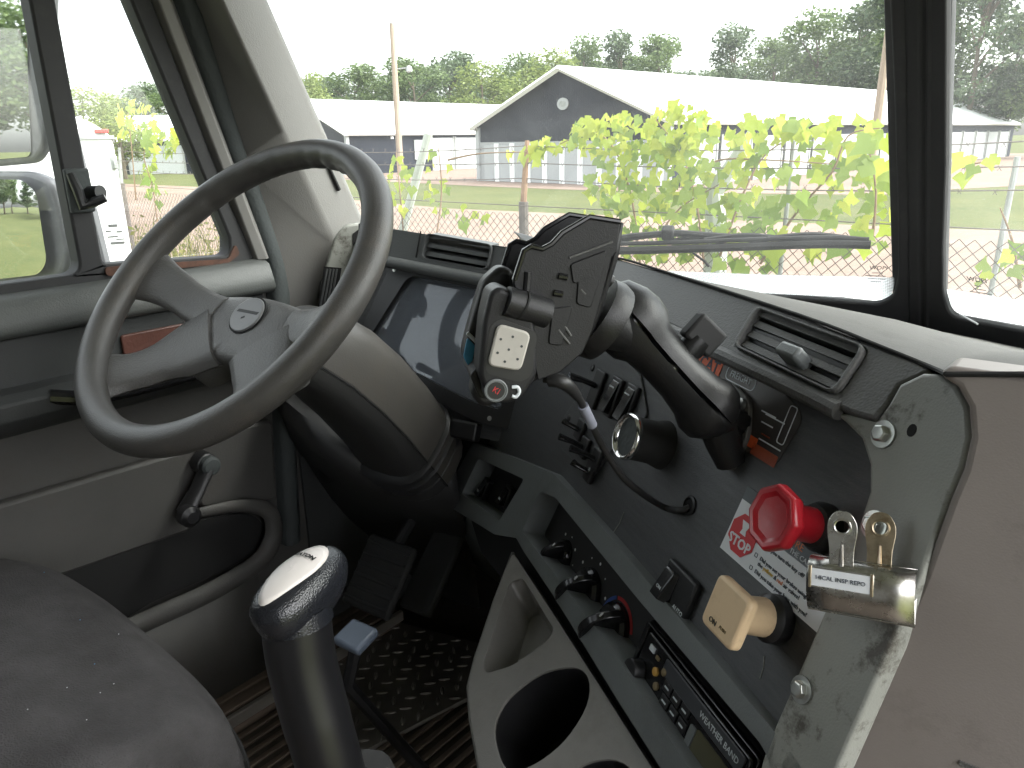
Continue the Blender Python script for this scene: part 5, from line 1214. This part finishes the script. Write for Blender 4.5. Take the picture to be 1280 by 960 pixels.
o2 = [flr(*p, DPZ) for p in ((395, 800), (470, 770), (640, 815), (592, 868), (448, 942), (380, 960))]
FF = Fr((0, 0, DPZ), X, Y, Z)
plate('plate_sheet', FF, [(p.x, p.y) for p in o2], -.01, 0, M['diamond'], dp)
xs = [p.x for p in o2]; ys = [p.y for p in o2]
def inpoly(x, y, l):
    c = False
    for i in range(len(l)):
        x1, y1, x2, y2 = l[i].x, l[i].y, l[i-1].x, l[i-1].y
        if (y1 > y) != (y2 > y) and x < (x2-x1)*(y-y1)/(y2-y1) + x1: c = not c
    return c
me_t = None; k = 0; cnt = 0
y = min(ys)
while y < max(ys):
    x = min(xs) + (.02 if k % 2 else 0); j = 0
    while x < max(xs):
        if inpoly(x, y, o2) and inpoly(x + .012, y + .008, o2) and inpoly(x - .012, y - .008, o2):
            f = FF.sub(x, y, 0, rad(45 if (j + k) % 2 else -45))
            if cnt < 290:
                mk('tread_bump', lathe(f, [(.012, 0), (.009, .0022), (.002, .003)], 8, sy=.32), M['alu' if False else 'diamond'], dp, smooth=60); cnt += 1
        x += .034; j += 1
    y += .026; k += 1
fl2 = sbox('cab_floor', -1.0, -.90, -1.5, 1.5, FLOOR - .12, FLOOR - .055, M['floor'])
# pedals
pc = at(445, 796, 1.12)
pd = thing('clutch_pedal', pc, 'blue-grey pedal pad standing just right of the gear knob', 'pedal')
pf = Fr(pc, V((1, .1, 0)), Z, V((0, -.22, .97)))
mk('pedal_pad', cbox(pf, 0, 0, 0, .052, .046, .016), M['pedal'], pd, bevel=.005)
mk('pedal_arm', tube([pf.p(0, .0, -.008), pf.p(.0, -.04, -.06), V((pc.x, pc.y + .12, FLOOR))], [.010, .010, .011], 8), M['black'], pd)
ac = at(475, 720, 1.35)
pd2 = thing('brake_pedal', ac, 'dark ribbed brake pedal in the shade under the dash', 'pedal')
pf = Fr(ac, V((1, .1, 0)), Z, V((0, -.75, .66)))
mk('pedal_pad', cbox(pf, 0, 0, 0, .11, .13, .014), M['black_matte'], pd2, bevel=.006)
for k in range(6): mk('pedal_rib', cbox(pf, 0, -.05 + k*.02, .009, .10, .006, .006), M['rubber'], pd2, bevel=.002)
mk('pedal_arm', tube([pf.p(0, .05, -.01), pf.p(0, .16, -.03), pf.p(0, .30, -.02)], .011, 8), M['black'], pd2)
ac = at(548, 700, 1.38)
pd3 = thing('throttle_pedal', ac, 'dark narrow throttle pedal under the dash by the console', 'pedal')
pf = Fr(ac, V((1, .1, 0)), Z, V((0, -.7, .7)))
mk('pedal_pad', cbox(pf, 0, 0, 0, .07, .20, .014), M['black_matte'], pd3, bevel=.006)
mk('pedal_arm', tube([pf.p(0, .06, -.01), pf.p(.0, .12, -.06)], .010, 8), M['alu'], pd3)
# ------------------------------------------------------------------ things on the control panel
def pnf(px, py, w=0, rot=0): c = PN.uv(px, py, w); return PN.sub(c[0], c[1], w, rot)
# red octagonal and tan square air valve knobs
f = pnf(1030, 660)
rk = thing('air_valve_knob', f.o, 'red octagonal trailer air valve knob beside the warning card', 'valve knob', 'air brake valve knobs')
mk('collar', lathe(f, [(.019, 0), (.019, .006), (.016, .012), (.012, .014), (.012, .02)], 24), M['black'], rk)
mk('knob_neck', lathe(f, [(.0135, .010), (.0135, .026), (.0145, .036), (.020, .041)], 24), M['red_knob'], rk)
mk('knob_head', lathe(f, [(.015, .038), (.0235, .041), (.0255, .044), (.0255, .050), (.0238, .0525), (.0195, .052), (.016, .0498), (.006, .049), (.001, .049)], 8, rot=rad(12)), M['red_knob'], rk, smooth=25, bevel=.0012)
f = pnf(972, 774)
tk = thing('air_valve_knob', f.o, 'cream square parking brake knob below the warning card', 'valve knob', 'air brake valve knobs')
mk('collar', lathe(f, [(.019, 0), (.019, .010), (.016, .014), (.013, .016), (.013, .022)], 24), M['black'], tk)
mk('knob_neck', lathe(f, [(.0150, .014), (.0150, .018), (.0142, .034), (.0165, .044)], 24), M['tan_knob'], tk)
kh = plate('knob_head', f, rrect(0, 0, .043, .043, .007), .042, .052, M['tan_knob'], tk, bevel=.003, seg=3)
text('knob_print', 'ON', f, -.007, -.013, .006, M['mark'], kh, w=.0524, ext=.0002); text('knob_print', 'PUSH', f, .006, -.012, .0035, M['dull_key'], kh, w=.0524, ext=.0002)
# warning card
cc = [PN.uv(*p) for p in ((902, 683), (1022, 793), (1047, 720), (934, 625))]
cd_ = thing('warning_card', PN.hit(970, 720), 'white warning card with a red STOP sign behind the red knob', 'card')
a0, a1 = cc[0][0], cc[1][0]; b0_, b1_ = cc[0][1] - .001, cc[0][1] + .048
plate('card_sheet', PN, [(a0, b0_), (a1, b0_), (a1, b1_), (a0 + .003, b1_)], .0004, .0014, M['card'], cd_)
plate('card_header', PN, [(a0 + .038, b1_ - .014), (a1, b1_ - .014), (a1, b1_ + .002), (a0 + .038, b1_ + .002)], .0015, .0019, M['card_grey'], cd_)
plate('card_tab', PN, [(a0 + .003, b1_), (a0 + .03, b1_), (a0 + .03, b1_ + .012), (a0 + .003, b1_ + .012)], .0004, .0014, M['card_grey'], cd_)
oc = (a0 + .021, b0_ + .0225)
st = plate('stop_octagon', PN, [(oc[0] + .0185*math.cos(rad(22.5 + 45*k)), oc[1] + .0185*math.sin(rad(22.5 + 45*k))) for k in range(8)], .0015, .0021, M['card_red'], cd_)
text('stop_lettering', 'STOP', PN, oc[0], oc[1] - .0075, .0125, M['card'], st, w=.0023, bold=.0003)
plate('valve_symbol', PN, [(oc[0] - .004, oc[1] + .0005), (oc[0] + .004, oc[1] + .0005), (oc[0] + .0025, oc[1] + .005), (oc[0] + .006, oc[1] + .012), (oc[0] - .006, oc[1] + .012), (oc[0] - .0025, oc[1] + .005)], .0022, .0025, M['card'], st)
text('card_heading', 'BEFORE', PN, a0 + .073, b1_ - .0035, .0085, M['ink_orange'], cd_, w=.0021)
text('card_heading', 'EXITING THE CAB', PN, a0 + .075, b1_ - .0105, .0058, M['card'], cd_, w=.0021)
for k, (s, c_) in enumerate((('Did you turn the key off?', 0), ('Did you set your brakes using', 0), ('Did you take your keys with you?', 0))):
    bb = b0_ + .028 - k*.0115 + (.0 if k else .0)
    text('card_line', s, PN, a0 + .0495, bb, .0048, M['ink'], cd_, w=.0018, align='LEFT')
    plate('tick_box', PN, rrect(a0 + .044, bb, .0036, .0036, .0004, 1), .0015, .0018, M['ink'], cd_, holes=[rrect(a0 + .044, bb, .0026, .0026, .0003, 1)])
text('card_line', 'the', PN, a0 + .0495, b0_ + .0118, .0048, M['ink'], cd_, w=.0018, align='LEFT'); text('card_line', 'yellow', PN, a0 + .057, b0_ + .0118, .0048, M['ink_yellow'], cd_, w=.0018, align='LEFT')
text('card_line', '&', PN, a0 + .071, b0_ + .0118, .0048, M['ink'], cd_, w=.0018, align='LEFT'); text('card_line', 'red', PN, a0 + .075, b0_ + .0118, .0048, M['ink_orange'], cd_, w=.0018, align='LEFT'); text('card_line', 'air valves?', PN, a0 + .083, b0_ + .0118, .0048, M['ink'], cd_, w=.0018, align='LEFT')
# rocker with side plate below
f = pnf(852, 740)
rs = mk('suspension_switch', cbox(f, 0, 0, .004, .05, .042, .008), M['black'], dash, bevel=.002)
mk('switch_guard', loft([[f.p(-.022, -.016, .008), f.p(.0, -.016, .008), f.p(.0, .016, .008), f.p(-.022, .016, .008)], [f.p(-.020, -.014, .020), f.p(-.006, -.014, .020), f.p(-.004, .014, .012), f.p(-.020, .014, .012)]]), M['black_gloss'], rs, bevel=.0015)
text('switch_print', 'AUTO', f, .014, -.012, .006, M['dial_ring'], rs, w=.0085); text('switch_print', 'ON', f, -.012, -.004, .005, M['dial_ring'], rs, w=.0175)
# round gauge pod with chrome ring
f = pnf(828, 556)
gp_ = thing('gauge_pod', f.o, 'round black gauge pod with a chrome ring on the panel', 'gauge')
mk('gauge_body', lathe(f, [(.026, 0), (.024, .008), (.0225, .012), (.0225, .040)], 28), M['black_matte'], gp_)
mk('chrome_ring', lathe(f, [(.0225, .039), (.0245, .041), (.0245, .045), (.0225, .047), (.0205, .046), (.0195, .041)], 32), M['chrome'], gp_, smooth=60)
mk('gauge_glass', lathe(f, [(.020, .040), (.020, .0415), (.001, .0425)], 28), M['gasket'], gp_)
# switch plates, rockers and toggles
sp1 = plate('switch_plate', PN, rpoly(fp(PN, [(746, 428), (800, 452), (812, 520), (770, 560), (742, 598), (702, 560), (708, 520), (735, 480)]), .008), .0, .003, M['panel'], dash, bevel=.001)
for px, py in ((741, 441), (741, 460), (711, 523)):
    mk('plate_screw', lathe(pnf(px, py, .003), [(.005, 0), (.004, .002), (.001, .0026)], 12), M['black'], sp1)
for k, (px, py) in enumerate(((748, 487), (769, 497), (788, 507))):
    f = pnf(px, py, .003); r_ = mk('rocker_switch', cbox(f, 0, 0, .003, .024, .048, .006), M['black'], sp1, bevel=.0015)
    if k == 0:
        mk('toggle_lever', tube([f.p(0, .004, .006), f.p(-.004, .006, .022), f.p(-.008, .006, .040)], [.006, .006, .008], 12, flat=.6), M['black_gloss'], r_)
    else:
        mk('rocker_cap', loft([[f.p(-.009, -.020, .006), f.p(.009, -.020, .006), f.p(.009, .020, .006), f.p(-.009, .020, .006)], [f.p(-.008, -.019, .014), f.p(.008, -.019, .014), f.p(.008, .018, .007), f.p(-.008, .018, .007)]]), M['black_gloss'], r_, bevel=.0015)
        mk('rocker_edge', cbox(f.sub(0, .012, .0095), 0, 0, 0, .011, .0016, .001), M['dial_ring'], r_)
    text('switch_mark', 'IC', f, 0, -.020, .006, M['gasket'], r_, w=.0065)
for k, (px, py) in enumerate(((728, 538), (733, 560), (748, 575), (740, 590))):
    f = pnf(px, py, .003); r_ = mk('toggle_switch', cbox(f, 0, 0, .003, .020, .026, .006), M['black'], sp1, bevel=.0015)
    mk('toggle_lever', tube([f.p(0, 0, .006), f.p(-.004, .003, .020), f.p(-.009, .004, .036 if k in (1, 2) else .024)], [.0045, .0045, .006], 12, flat=.7), M['black_gloss'], r_)
text('switch_mark', '*', pnf(743, 586, .004), .0, -.004, .012, M['dial_ring'], sp1, w=.0062)
# information decal and orange cat sticker
ip = [PN.uv(*p) for p in ((905, 436), (1003, 518), (968, 583), (925, 560), (880, 490))]
info = thing('information_decal', PN.hit(950, 500), 'dark brown instruction decal with orange patches behind the mount arm', 'decal')
plate('decal_sheet', PN, rpoly([PN.uv(*p) for p in ((880, 440), (905, 437), (960, 470), (1001, 512), (1003, 528), (972, 580), (958, 582), (900, 545))], .008), .0003, .0009, M['info_plate'], info)
c = PN.uv(927, 473); plate('decal_oval', PN, rrect(*c, .046, .014, .0069, 6), .001, .0013, M['dial_ring'], info, holes=[rrect(c[0], c[1], .044, .012, .0059, 6)])
text('decal_lettering', 'FREIGHT', PN, c[0], c[1], .0085, M['dial_ring'], info, w=.0012)
for px, py, w_, mt in ((962, 518, .020, 'dial_ring'), (970, 524, .026, 'dial_ring'), (960, 531, .016, 'dial_ring'), (958, 545, .012, 'orange_faded'), (963, 556, .03, 'dial_ring')):
    c = PN.uv(px, py); mk('decal_line', cbox(PN.sub(*c, .0011), 0, 0, 0, w_, .0011, .0004), M[mt], info)
c = PN.uv(985, 532); plate('decal_outline', PN, rrect(*c, .010, .034, .003), .001, .0013, M['dial_ring'], info, holes=[rrect(*c, .0082, .0322, .0024)])
c = PN.uv(938, 551); plate('orange_patch', PN, rrect(*c, .020, .010, .001), .001, .0014, M['orange_sticker'], info); c = PN.uv(956, 569); plate('orange_patch', PN, rrect(*c, .034, .010, .001), .001, .0014, M['orange_faded'], info)
cs = thing('orange_sticker', PN.hit(884, 455), 'small orange sticker behind the clamp knob of the mount arm', 'sticker')
stk = PN.uvs([(870, 440), (908, 449), (886, 468), (872, 462)])
plate('sticker_sheet', PN, [(stk[0][0] - .02, stk[1][1] - .03), (stk[1][0], stk[1][1] - .03), (stk[1][0], stk[1][1]), (stk[0][0] - .02, stk[1][1])], .001, .0016, M['orange_sticker'], cs)
text('sticker_lettering', 'CAT', PN, stk[1][0] - .020, stk[1][1] - .012, .017, M['ink'], cs, w=.0018, bold=.0003)
# cable hole
c = PN.uv(863, 632); f = PN.sub(*c, 0)
mk('cable_grommet', lathe(f, [(.0095, 0), (.0095, .002), (.0075, .003), (.0070, .0005)], 20), M['black'], dash); plate('cable_hole', PN, ell(*c, .007, .007, 18), .0003, .0006, M['deep'], dash)
# scratches
for (p, q_) in (((955, 820), (950, 848)), ((780, 640), (765, 668)), ((905, 560), (902, 572))):
    mk('scratch', tube([PN.hit(*p, .0004), PN.hit((p[0]+q_[0])/2 + 2, (p[1]+q_[1])/2, .0004), PN.hit(*q_, .0004)], .0005, 4), M['frame_grey'], dash)

# ------------------------------------------------------------------ mount arm with ball joints
abase = PN.sub(*PN.uv(930, 512), 0)
arm = thing('mount_arm', abase.o, 'thick black double-ball mount arm holding the device cradle', 'mount arm')
bp_ = plate('base_plate', PN, rpoly(PN.uvs([(905, 482), (925, 482), (943, 500), (941, 545), (920, 592), (902, 580), (898, 520)]), .008), .001, .006, M['bracket'], arm, bevel=.001)
mk('base_bolt', lathe(pnf(927, 506, .006), [(.006, 0), (.006, .003), (.002, .004)], 16), M['zinc'], bp_)
c = PN.uv(920, 493, .006); plate('base_hole', PN, ell(*c, .0028, .0035, 12), .0061, .0064, M['deep'], bp_)
Bb = PN.hit(893, 520, .034); Bt = at(786, 402, .66)
mk('base_ball', lathe(Fr(Bb, PN.u, PN.v, PN.n), [(.012, -.03), (.011, -.018), (.018, -.012), (.0215, 0), (.018, .012), (.010, .018), (.001, .020)], 20), M['arm_black'], arm, smooth=179)
mk('base_foot', tube([PN.hit(914, 578, .004), PN.hit(905, 555, .016), Bb], [.014, .016, .018], 14), M['arm_black'], arm)
D_ = (Bb - Bt); AL = D_.length; AD = D_.normalized(); side = AD.cross(-FW).normalized(); nrm = side.cross(AD).normalized()
if nrm.dot(FW) > 0: nrm = -nrm
AF = Fr(Bt, AD, side, nrm)
def arm_half(sgn):
    secs = []
    for t, w, h0, h1 in ((-.30, .012, .006, .012), (-.24, .022, .002, .024), (-.10, .030, .002, .031), (.02, .032, .002, .033), (.14, .030, .002, .031), (.22, .025, .002, .025), (.4, .0225, .002, .0225), (.6, .0225, .002, .0225), (.78, .024, .002, .025), (.88, .029, .002, .030), (.99, .028, .002, .029), (1.08, .022, .003, .020), (1.13, .010, .006, .010)):
        s = []
        for k in range(10):
            a = math.pi*k/9; s.append(AF.p(t*AL, sgn*(h0 + (h1 - h0)*math.sin(a)), math.cos(a)*w))
        secs.append(s)
    return loft(secs)
mk('clamp_half', arm_half(1), M['arm_black'], arm, smooth=50); mk('clamp_half', arm_half(-1), M['arm_black'], arm, smooth=50)
mk('top_ball', lathe(Fr(Bt, AF.u, AF.v, AF.n), [(.002, -.026), (.018, -.020), (.027, 0), (.018, .020), (.002, .026)], 20), M['black_gloss'], arm, smooth=179)
# clamp wing knob on the far side of the arm
K0 = AF.p(AL*.50, 0, 0); K1 = at(882, 415, .66)
kn = mk('clamp_screw', tube([K0, K0.lerp(K1, .75)], .006, 12), M['zinc'], arm)
kd = (K1 - K0).normalized(); kf = Fr(K1 - kd*.012, kd.orthogonal(), kd.cross(kd.orthogonal()), kd)
mk('wing_knob', join(box(kf, -.016, .016, -.008, .008, -.004, .022)), M['black_matte'], kn, bevel=.003); mk('wing_knob_hub', lathe(kf, [(.010, -.018), (.012, -.006), (.011, .004)], 16), M['arm_black'], kn)

# ------------------------------------------------------------------ handheld device cradle
CA = (RT*.16 - UP*.24 - FW*.95).normalized()         # its near side wall faces the passenger
CO = at(700, 385, .60)
CB = (at(752, 285, .60) - at(628, 490, .60)); CB = (CB - CA*CB.dot(CA)).normalized()   # long axis
CR = Fr(CO, CB.cross(CA), CB, CA)
crd = thing('device_cradle', CO, 'black open handheld device cradle with white pad and blue button', 'cradle')
near = [(662, 425), (641, 352), (655, 314), (664, 309), (677, 312), (690, 306), (702, 292), (737, 272), (776, 278), (771, 316), (765, 322), (742, 412), (728, 442), (700, 466), (672, 476)]
plate('side_wall', CR, rpoly(fp(CR, near), .002), -.006, 0, M['cradle'], crd, bevel=.0015)
near_lip = [CR.hit(a, b, .0) for a, b in ((643, 350), (655, 313), (664, 308), (678, 311), (690, 305), (703, 291), (737, 271), (775, 277))]
mk('wall_lip', tube(near_lip, .0022, 8), M['black_gloss'], crd)
FO = .068
def offp(px, py, w): return CR.uv(px, py, 0)
far_px = [(650, 430), (638, 352), (655, 314), (664, 309), (677, 312), (690, 306), (702, 292), (737, 272), (776, 278), (771, 316), (742, 412), (716, 446)]
far_ = [(a, b) for a, b in fp(CR, far_px)]
plate('side_wall', CR, rpoly(far_, .002), -FO - .004, -FO, M['cradle'], crd, bevel=.0015)
mk('wall_lip', tube([p - CR.n*FO for p in near_lip], .0022, 8), M['black_gloss'], crd)
bk = [CR.uv(a, b) for a, b in ((776, 278), (771, 316), (742, 412), (716, 446))]
mk('back_wall', loft([[CR.p(a, b, -.001), CR.p(a, b, -FO)] for a, b in bk], close=False), M['cradle'], crd, solid=.005)
mk('rail', tube([CR.hit(660, 340, .0), CR.hit(653, 420, .0)], .003, 8), M['cradle'], crd)
for (pa, pb, r_) in (((698, 345), (709, 347), .0026), ((692, 366), (703, 368), .0026)): mk('snap_bump', tube([CR.hit(*pa, .0005), CR.hit(*pb, .0005)], r_, 10), M['black_gloss'], crd)
for poly_ in ([(712, 330), (758, 312), (752, 345), (716, 355)], [(722, 348), (752, 342), (738, 385), (720, 380)], [(690, 385), (716, 382), (702, 432), (685, 430)]):
    plate('relief_panel', CR, rpoly(fp(CR, poly_), .003), .0, .0016, M['cradle'], crd, bevel=.0008)
for pa, pb in (((726, 362), (732, 368)), ((698, 412), (712, 430)), ((706, 408), (714, 420)), ((712, 322), (766, 302))): mk('relief_ridge', tube([CR.hit(*pa, .0012), CR.hit(*pb, .0012)], .0009, 6), M['pad'], crd)
# lower housing: near block with pad, hinge barrel on top, far cheek with blue button
nb = [(606, 488), (598, 468), (604, 400), (612, 366), (625, 358), (642, 366), (668, 386), (672, 470), (652, 500), (630, 506), (606, 500)]
blk = plate('lower_housing', CR, rpoly(fp(CR, nb, .020), .006), -.02, .020, M['cradle'], crd, bevel=.006, seg=4)
mk('hinge_barrel', tube([CR.hit(632, 376, .018), CR.hit(684, 392, .012)], .0115, 16), M['cradle'], blk)
mk('barrel_seam', tube([CR.hit(651, 381, .0165), CR.hit(653, 382, .0163)], .0118, 16), M['deep'], blk)
plate('pad_recess', CR, rpoly(fp(CR, [(612, 408), (625, 398), (672, 415), (664, 470), (650, 478), (606, 466)], .020), .006), .0195, .0205, M['black'], blk)
pw = rpoly(fp(CR, [(622, 404), (664, 416), (651, 464), (609, 457)], .023), .006)
wpad = plate('white_pad', CR, pw, .0205, .0245, M['pad_white'], blk, bevel=.0015)
for px, py in ((626, 424), (641, 421), (652, 433), (636, 437), (622, 441), (647, 449), (631, 452)):
    c = CR.uv(px, py, .0246); plate('pad_plus', CR, ell(*c, .0011, .0011, 6), .0244, .0248, M['gasket'], wpad)
f = CR.sub(*CR.uv(620, 488, .0205), .0203)
bdg = mk('round_badge', lathe(f, [(.0092, 0), (.0092, .0012), (.0082, .0016), (.0078, .0008), (.001, .0008)], 26), M['trim_grey'], blk)
plate('badge_face', f, ell(0, 0, .0068, .0068, 22), .0008, .0012, M['black'], bdg); text('badge_lettering', 'KI', f, 0, 0, .0065, M['card_red'], bdg, w=.0014)
mk('clip_hook', tube(crom([CR.hit(a, b, .021) for a, b in ((640, 484), (647, 484), (649, 490), (645, 496), (640, 495))], 4), .0014, 8), M['dial_ring'], blk)
# far cheek
fk = [(576, 440), (583, 408), (600, 350), (622, 330), (640, 336), (640, 440), (620, 500), (600, 505), (585, 488), (590, 470)]
chk = plate('far_cheek', CR, rpoly([CR.uv(a, b, -.05) for a, b in fk], .006), -.062, -.035, M['cradle'], crd, bevel=.005, seg=3)
bb_ = [CR.uv(a, b, -.034) for a, b in ((584, 422), (594, 432), (588, 462), (579, 446))]
plate('blue_button', CR, rpoly(bb_, .002), -.0355, -.033, M['blue_button'], chk, bevel=.0008)
mk('cheek_edge', tube([CR.hit(584, 416, -.034), CR.hit(596, 428, -.034)], .0016, 8), M['dial_ring'], chk)
plate('cradle_floor', CR, rpoly(fp(CR, [(600, 500), (588, 470), (640, 420), (700, 466), (672, 476), (640, 500)]), .004), -FO, -.004, M['cradle'], crd, bevel=.003)
# round swivel between cradle and arm
mp = CR.hit(752, 400, -.03); sv = mk('swivel_disc', lathe(Fr(mp, CR.v, CR.n, CR.u), [(.034, -.010), (.036, .0), (.034, .008), (.020, .012), (.014, .03)], 30), M['arm_black'], crd)
for px, py in ((757, 348), (757, 395)):
    q = CR.hit(px, py, -.02); mk('swivel_screw', tube([q - CR.u*.004, q + CR.u*.006], .0055, 12), M['arm_black'], sv)
mk('swivel_stem', tube([mp, Bt], .011, 12), M['arm_black'], crd)
# cable from the cradle to the hole
cb_ = thing('power_cable', CR.hit(690, 474, -.01), 'thin black power cable running from the cradle into the panel', 'cable')
cpts = [CR.hit(680, 474, -.008), at(704, 478, .615), at(722, 496, .63), at(735, 520, .65), at(750, 552, .68), at(775, 592, .70), at(800, 615, .715), PN.hit(830, 634, .010), PN.hit(850, 638, .006), PN.hit(862, 634, .0)]
cp2 = crom(cpts, 8)
mk('cord', tube(cp2, .0032, 10), M['cable'], cb_, smooth=60)
mk('strain_relief', tube(cp2[3:17], [.0062, .006, .0062, .006, .0062, .0058, .006, .0056, .0055, .005, .0048, .0045, .0042, .004], 12), M['cable'], cb_)
mk('tape_wrap', tube(cp2[20:28], .0046, 12), M['tape'], cb_)

# ------------------------------------------------------------------ bulldog clip hanging on the frame bolt
KC = at(1077, 731, .492)
KU = (RT*.84 - UP*.03 - FW*.54).normalized(); KF = Fr(KC, KU, UP + RT*.05, None)
clip = thing('bulldog_clip', KC, 'silver bulldog clip with paper label hanging on the frame bolt', 'clip'); clip.scale = (.83, .83, .83)
def sheet(prof, w, bow=0):
    return loft([[KF.p(t*w/2, b, c) for b, c in prof] for t in (-1, -.5, 0, .5, 1)], close=False)
frontp = [tuple(p) for p in crom([(-.0235, .004), (-.021, .0075), (-.010, .0135), (.002, .0155), (.011, .0125), (.0165, .005), (.017, -.001)], 4)]
backp = [tuple(p) for p in crom([(-.0235, .0032), (-.012, -.003), (.002, -.010), (.012, -.0125), (.0165, -.0075), (.0172, -.002)], 4)]
CWD = .076
mk('front_jaw', sheet(frontp, CWD), M['clip_steel'], clip, smooth=60, solid=.0011); mk('back_jaw', sheet(backp, CWD), M['clip_steel'], clip, smooth=60, solid=.0011)
mk('jaw_lip', tube([KF.p(-CWD/2, -.0238, .004), KF.p(CWD/2, -.0238, .004)], .0012, 8), M['clip_steel'], clip)
def handle(a, tiltc, h, w, mat, zoff):
    hf = Fr(KF.p(a, .010, zoff), KF.u, KF.v + KF.n*tiltc, None)
    o = [(-w*.42, -.004), (w*.42, -.004), (w*.40, h*.35), (w*.5, h*.62), (w*.5, h*.80), (w*.25, h), (-w*.25, h), (-w*.5, h*.80), (-w*.5, h*.62), (-w*.40, h*.35)]
    hd2 = plate('handle', hf, rpoly(o, .006), -.0006, .0007, mat, clip, holes=[ell(0, h*.74, w*.24, w*.24, 18)], bevel=.0004)
    mk('hole_rim', tube([hf.p(math.cos(t)*w*.27, h*.74 + math.sin(t)*w*.27, .0006) for t in [k*math.pi/10 for k in range(20)]], .0011, 8, closed=True), mat, hd2)
    mk('stiffener', tube([hf.p(0, .0, .0005), hf.p(0, h*.45, .0008)], [.0024, .0012], 8), mat, hd2)
    return hf, hd2
handle(-.014, .04, .047, .022, M['clip_steel'], .008)
hf2, h2_ = handle(.011, -.06, .047, .022, M['clip_old'], -.006)
plate('label_holder', KF.sub(-.013, .004, .0158), rrect(0, 0, .047, .0165, .001), -.0008, .0, M['clip_steel'], clip, bevel=.0002)
lb = plate('paper_label', KF.sub(-.013, .004, .0158), rrect(0, 0, .042, .0135, .0005), .0, .0006, M['card'], clip)
text('label_lettering', 'HICAL INSP REPO', KF.sub(-.013, .004, .0158), 0, 0, .0046, M['ink'], lb, w=.0008)
for s in (-1, 1): mk('label_edge', cbox(KF.sub(-.013 + s*.0222, .004, .0162), 0, 0, 0, .0022, .0172, .0014), M['clip_old'], clip, bevel=.0004)
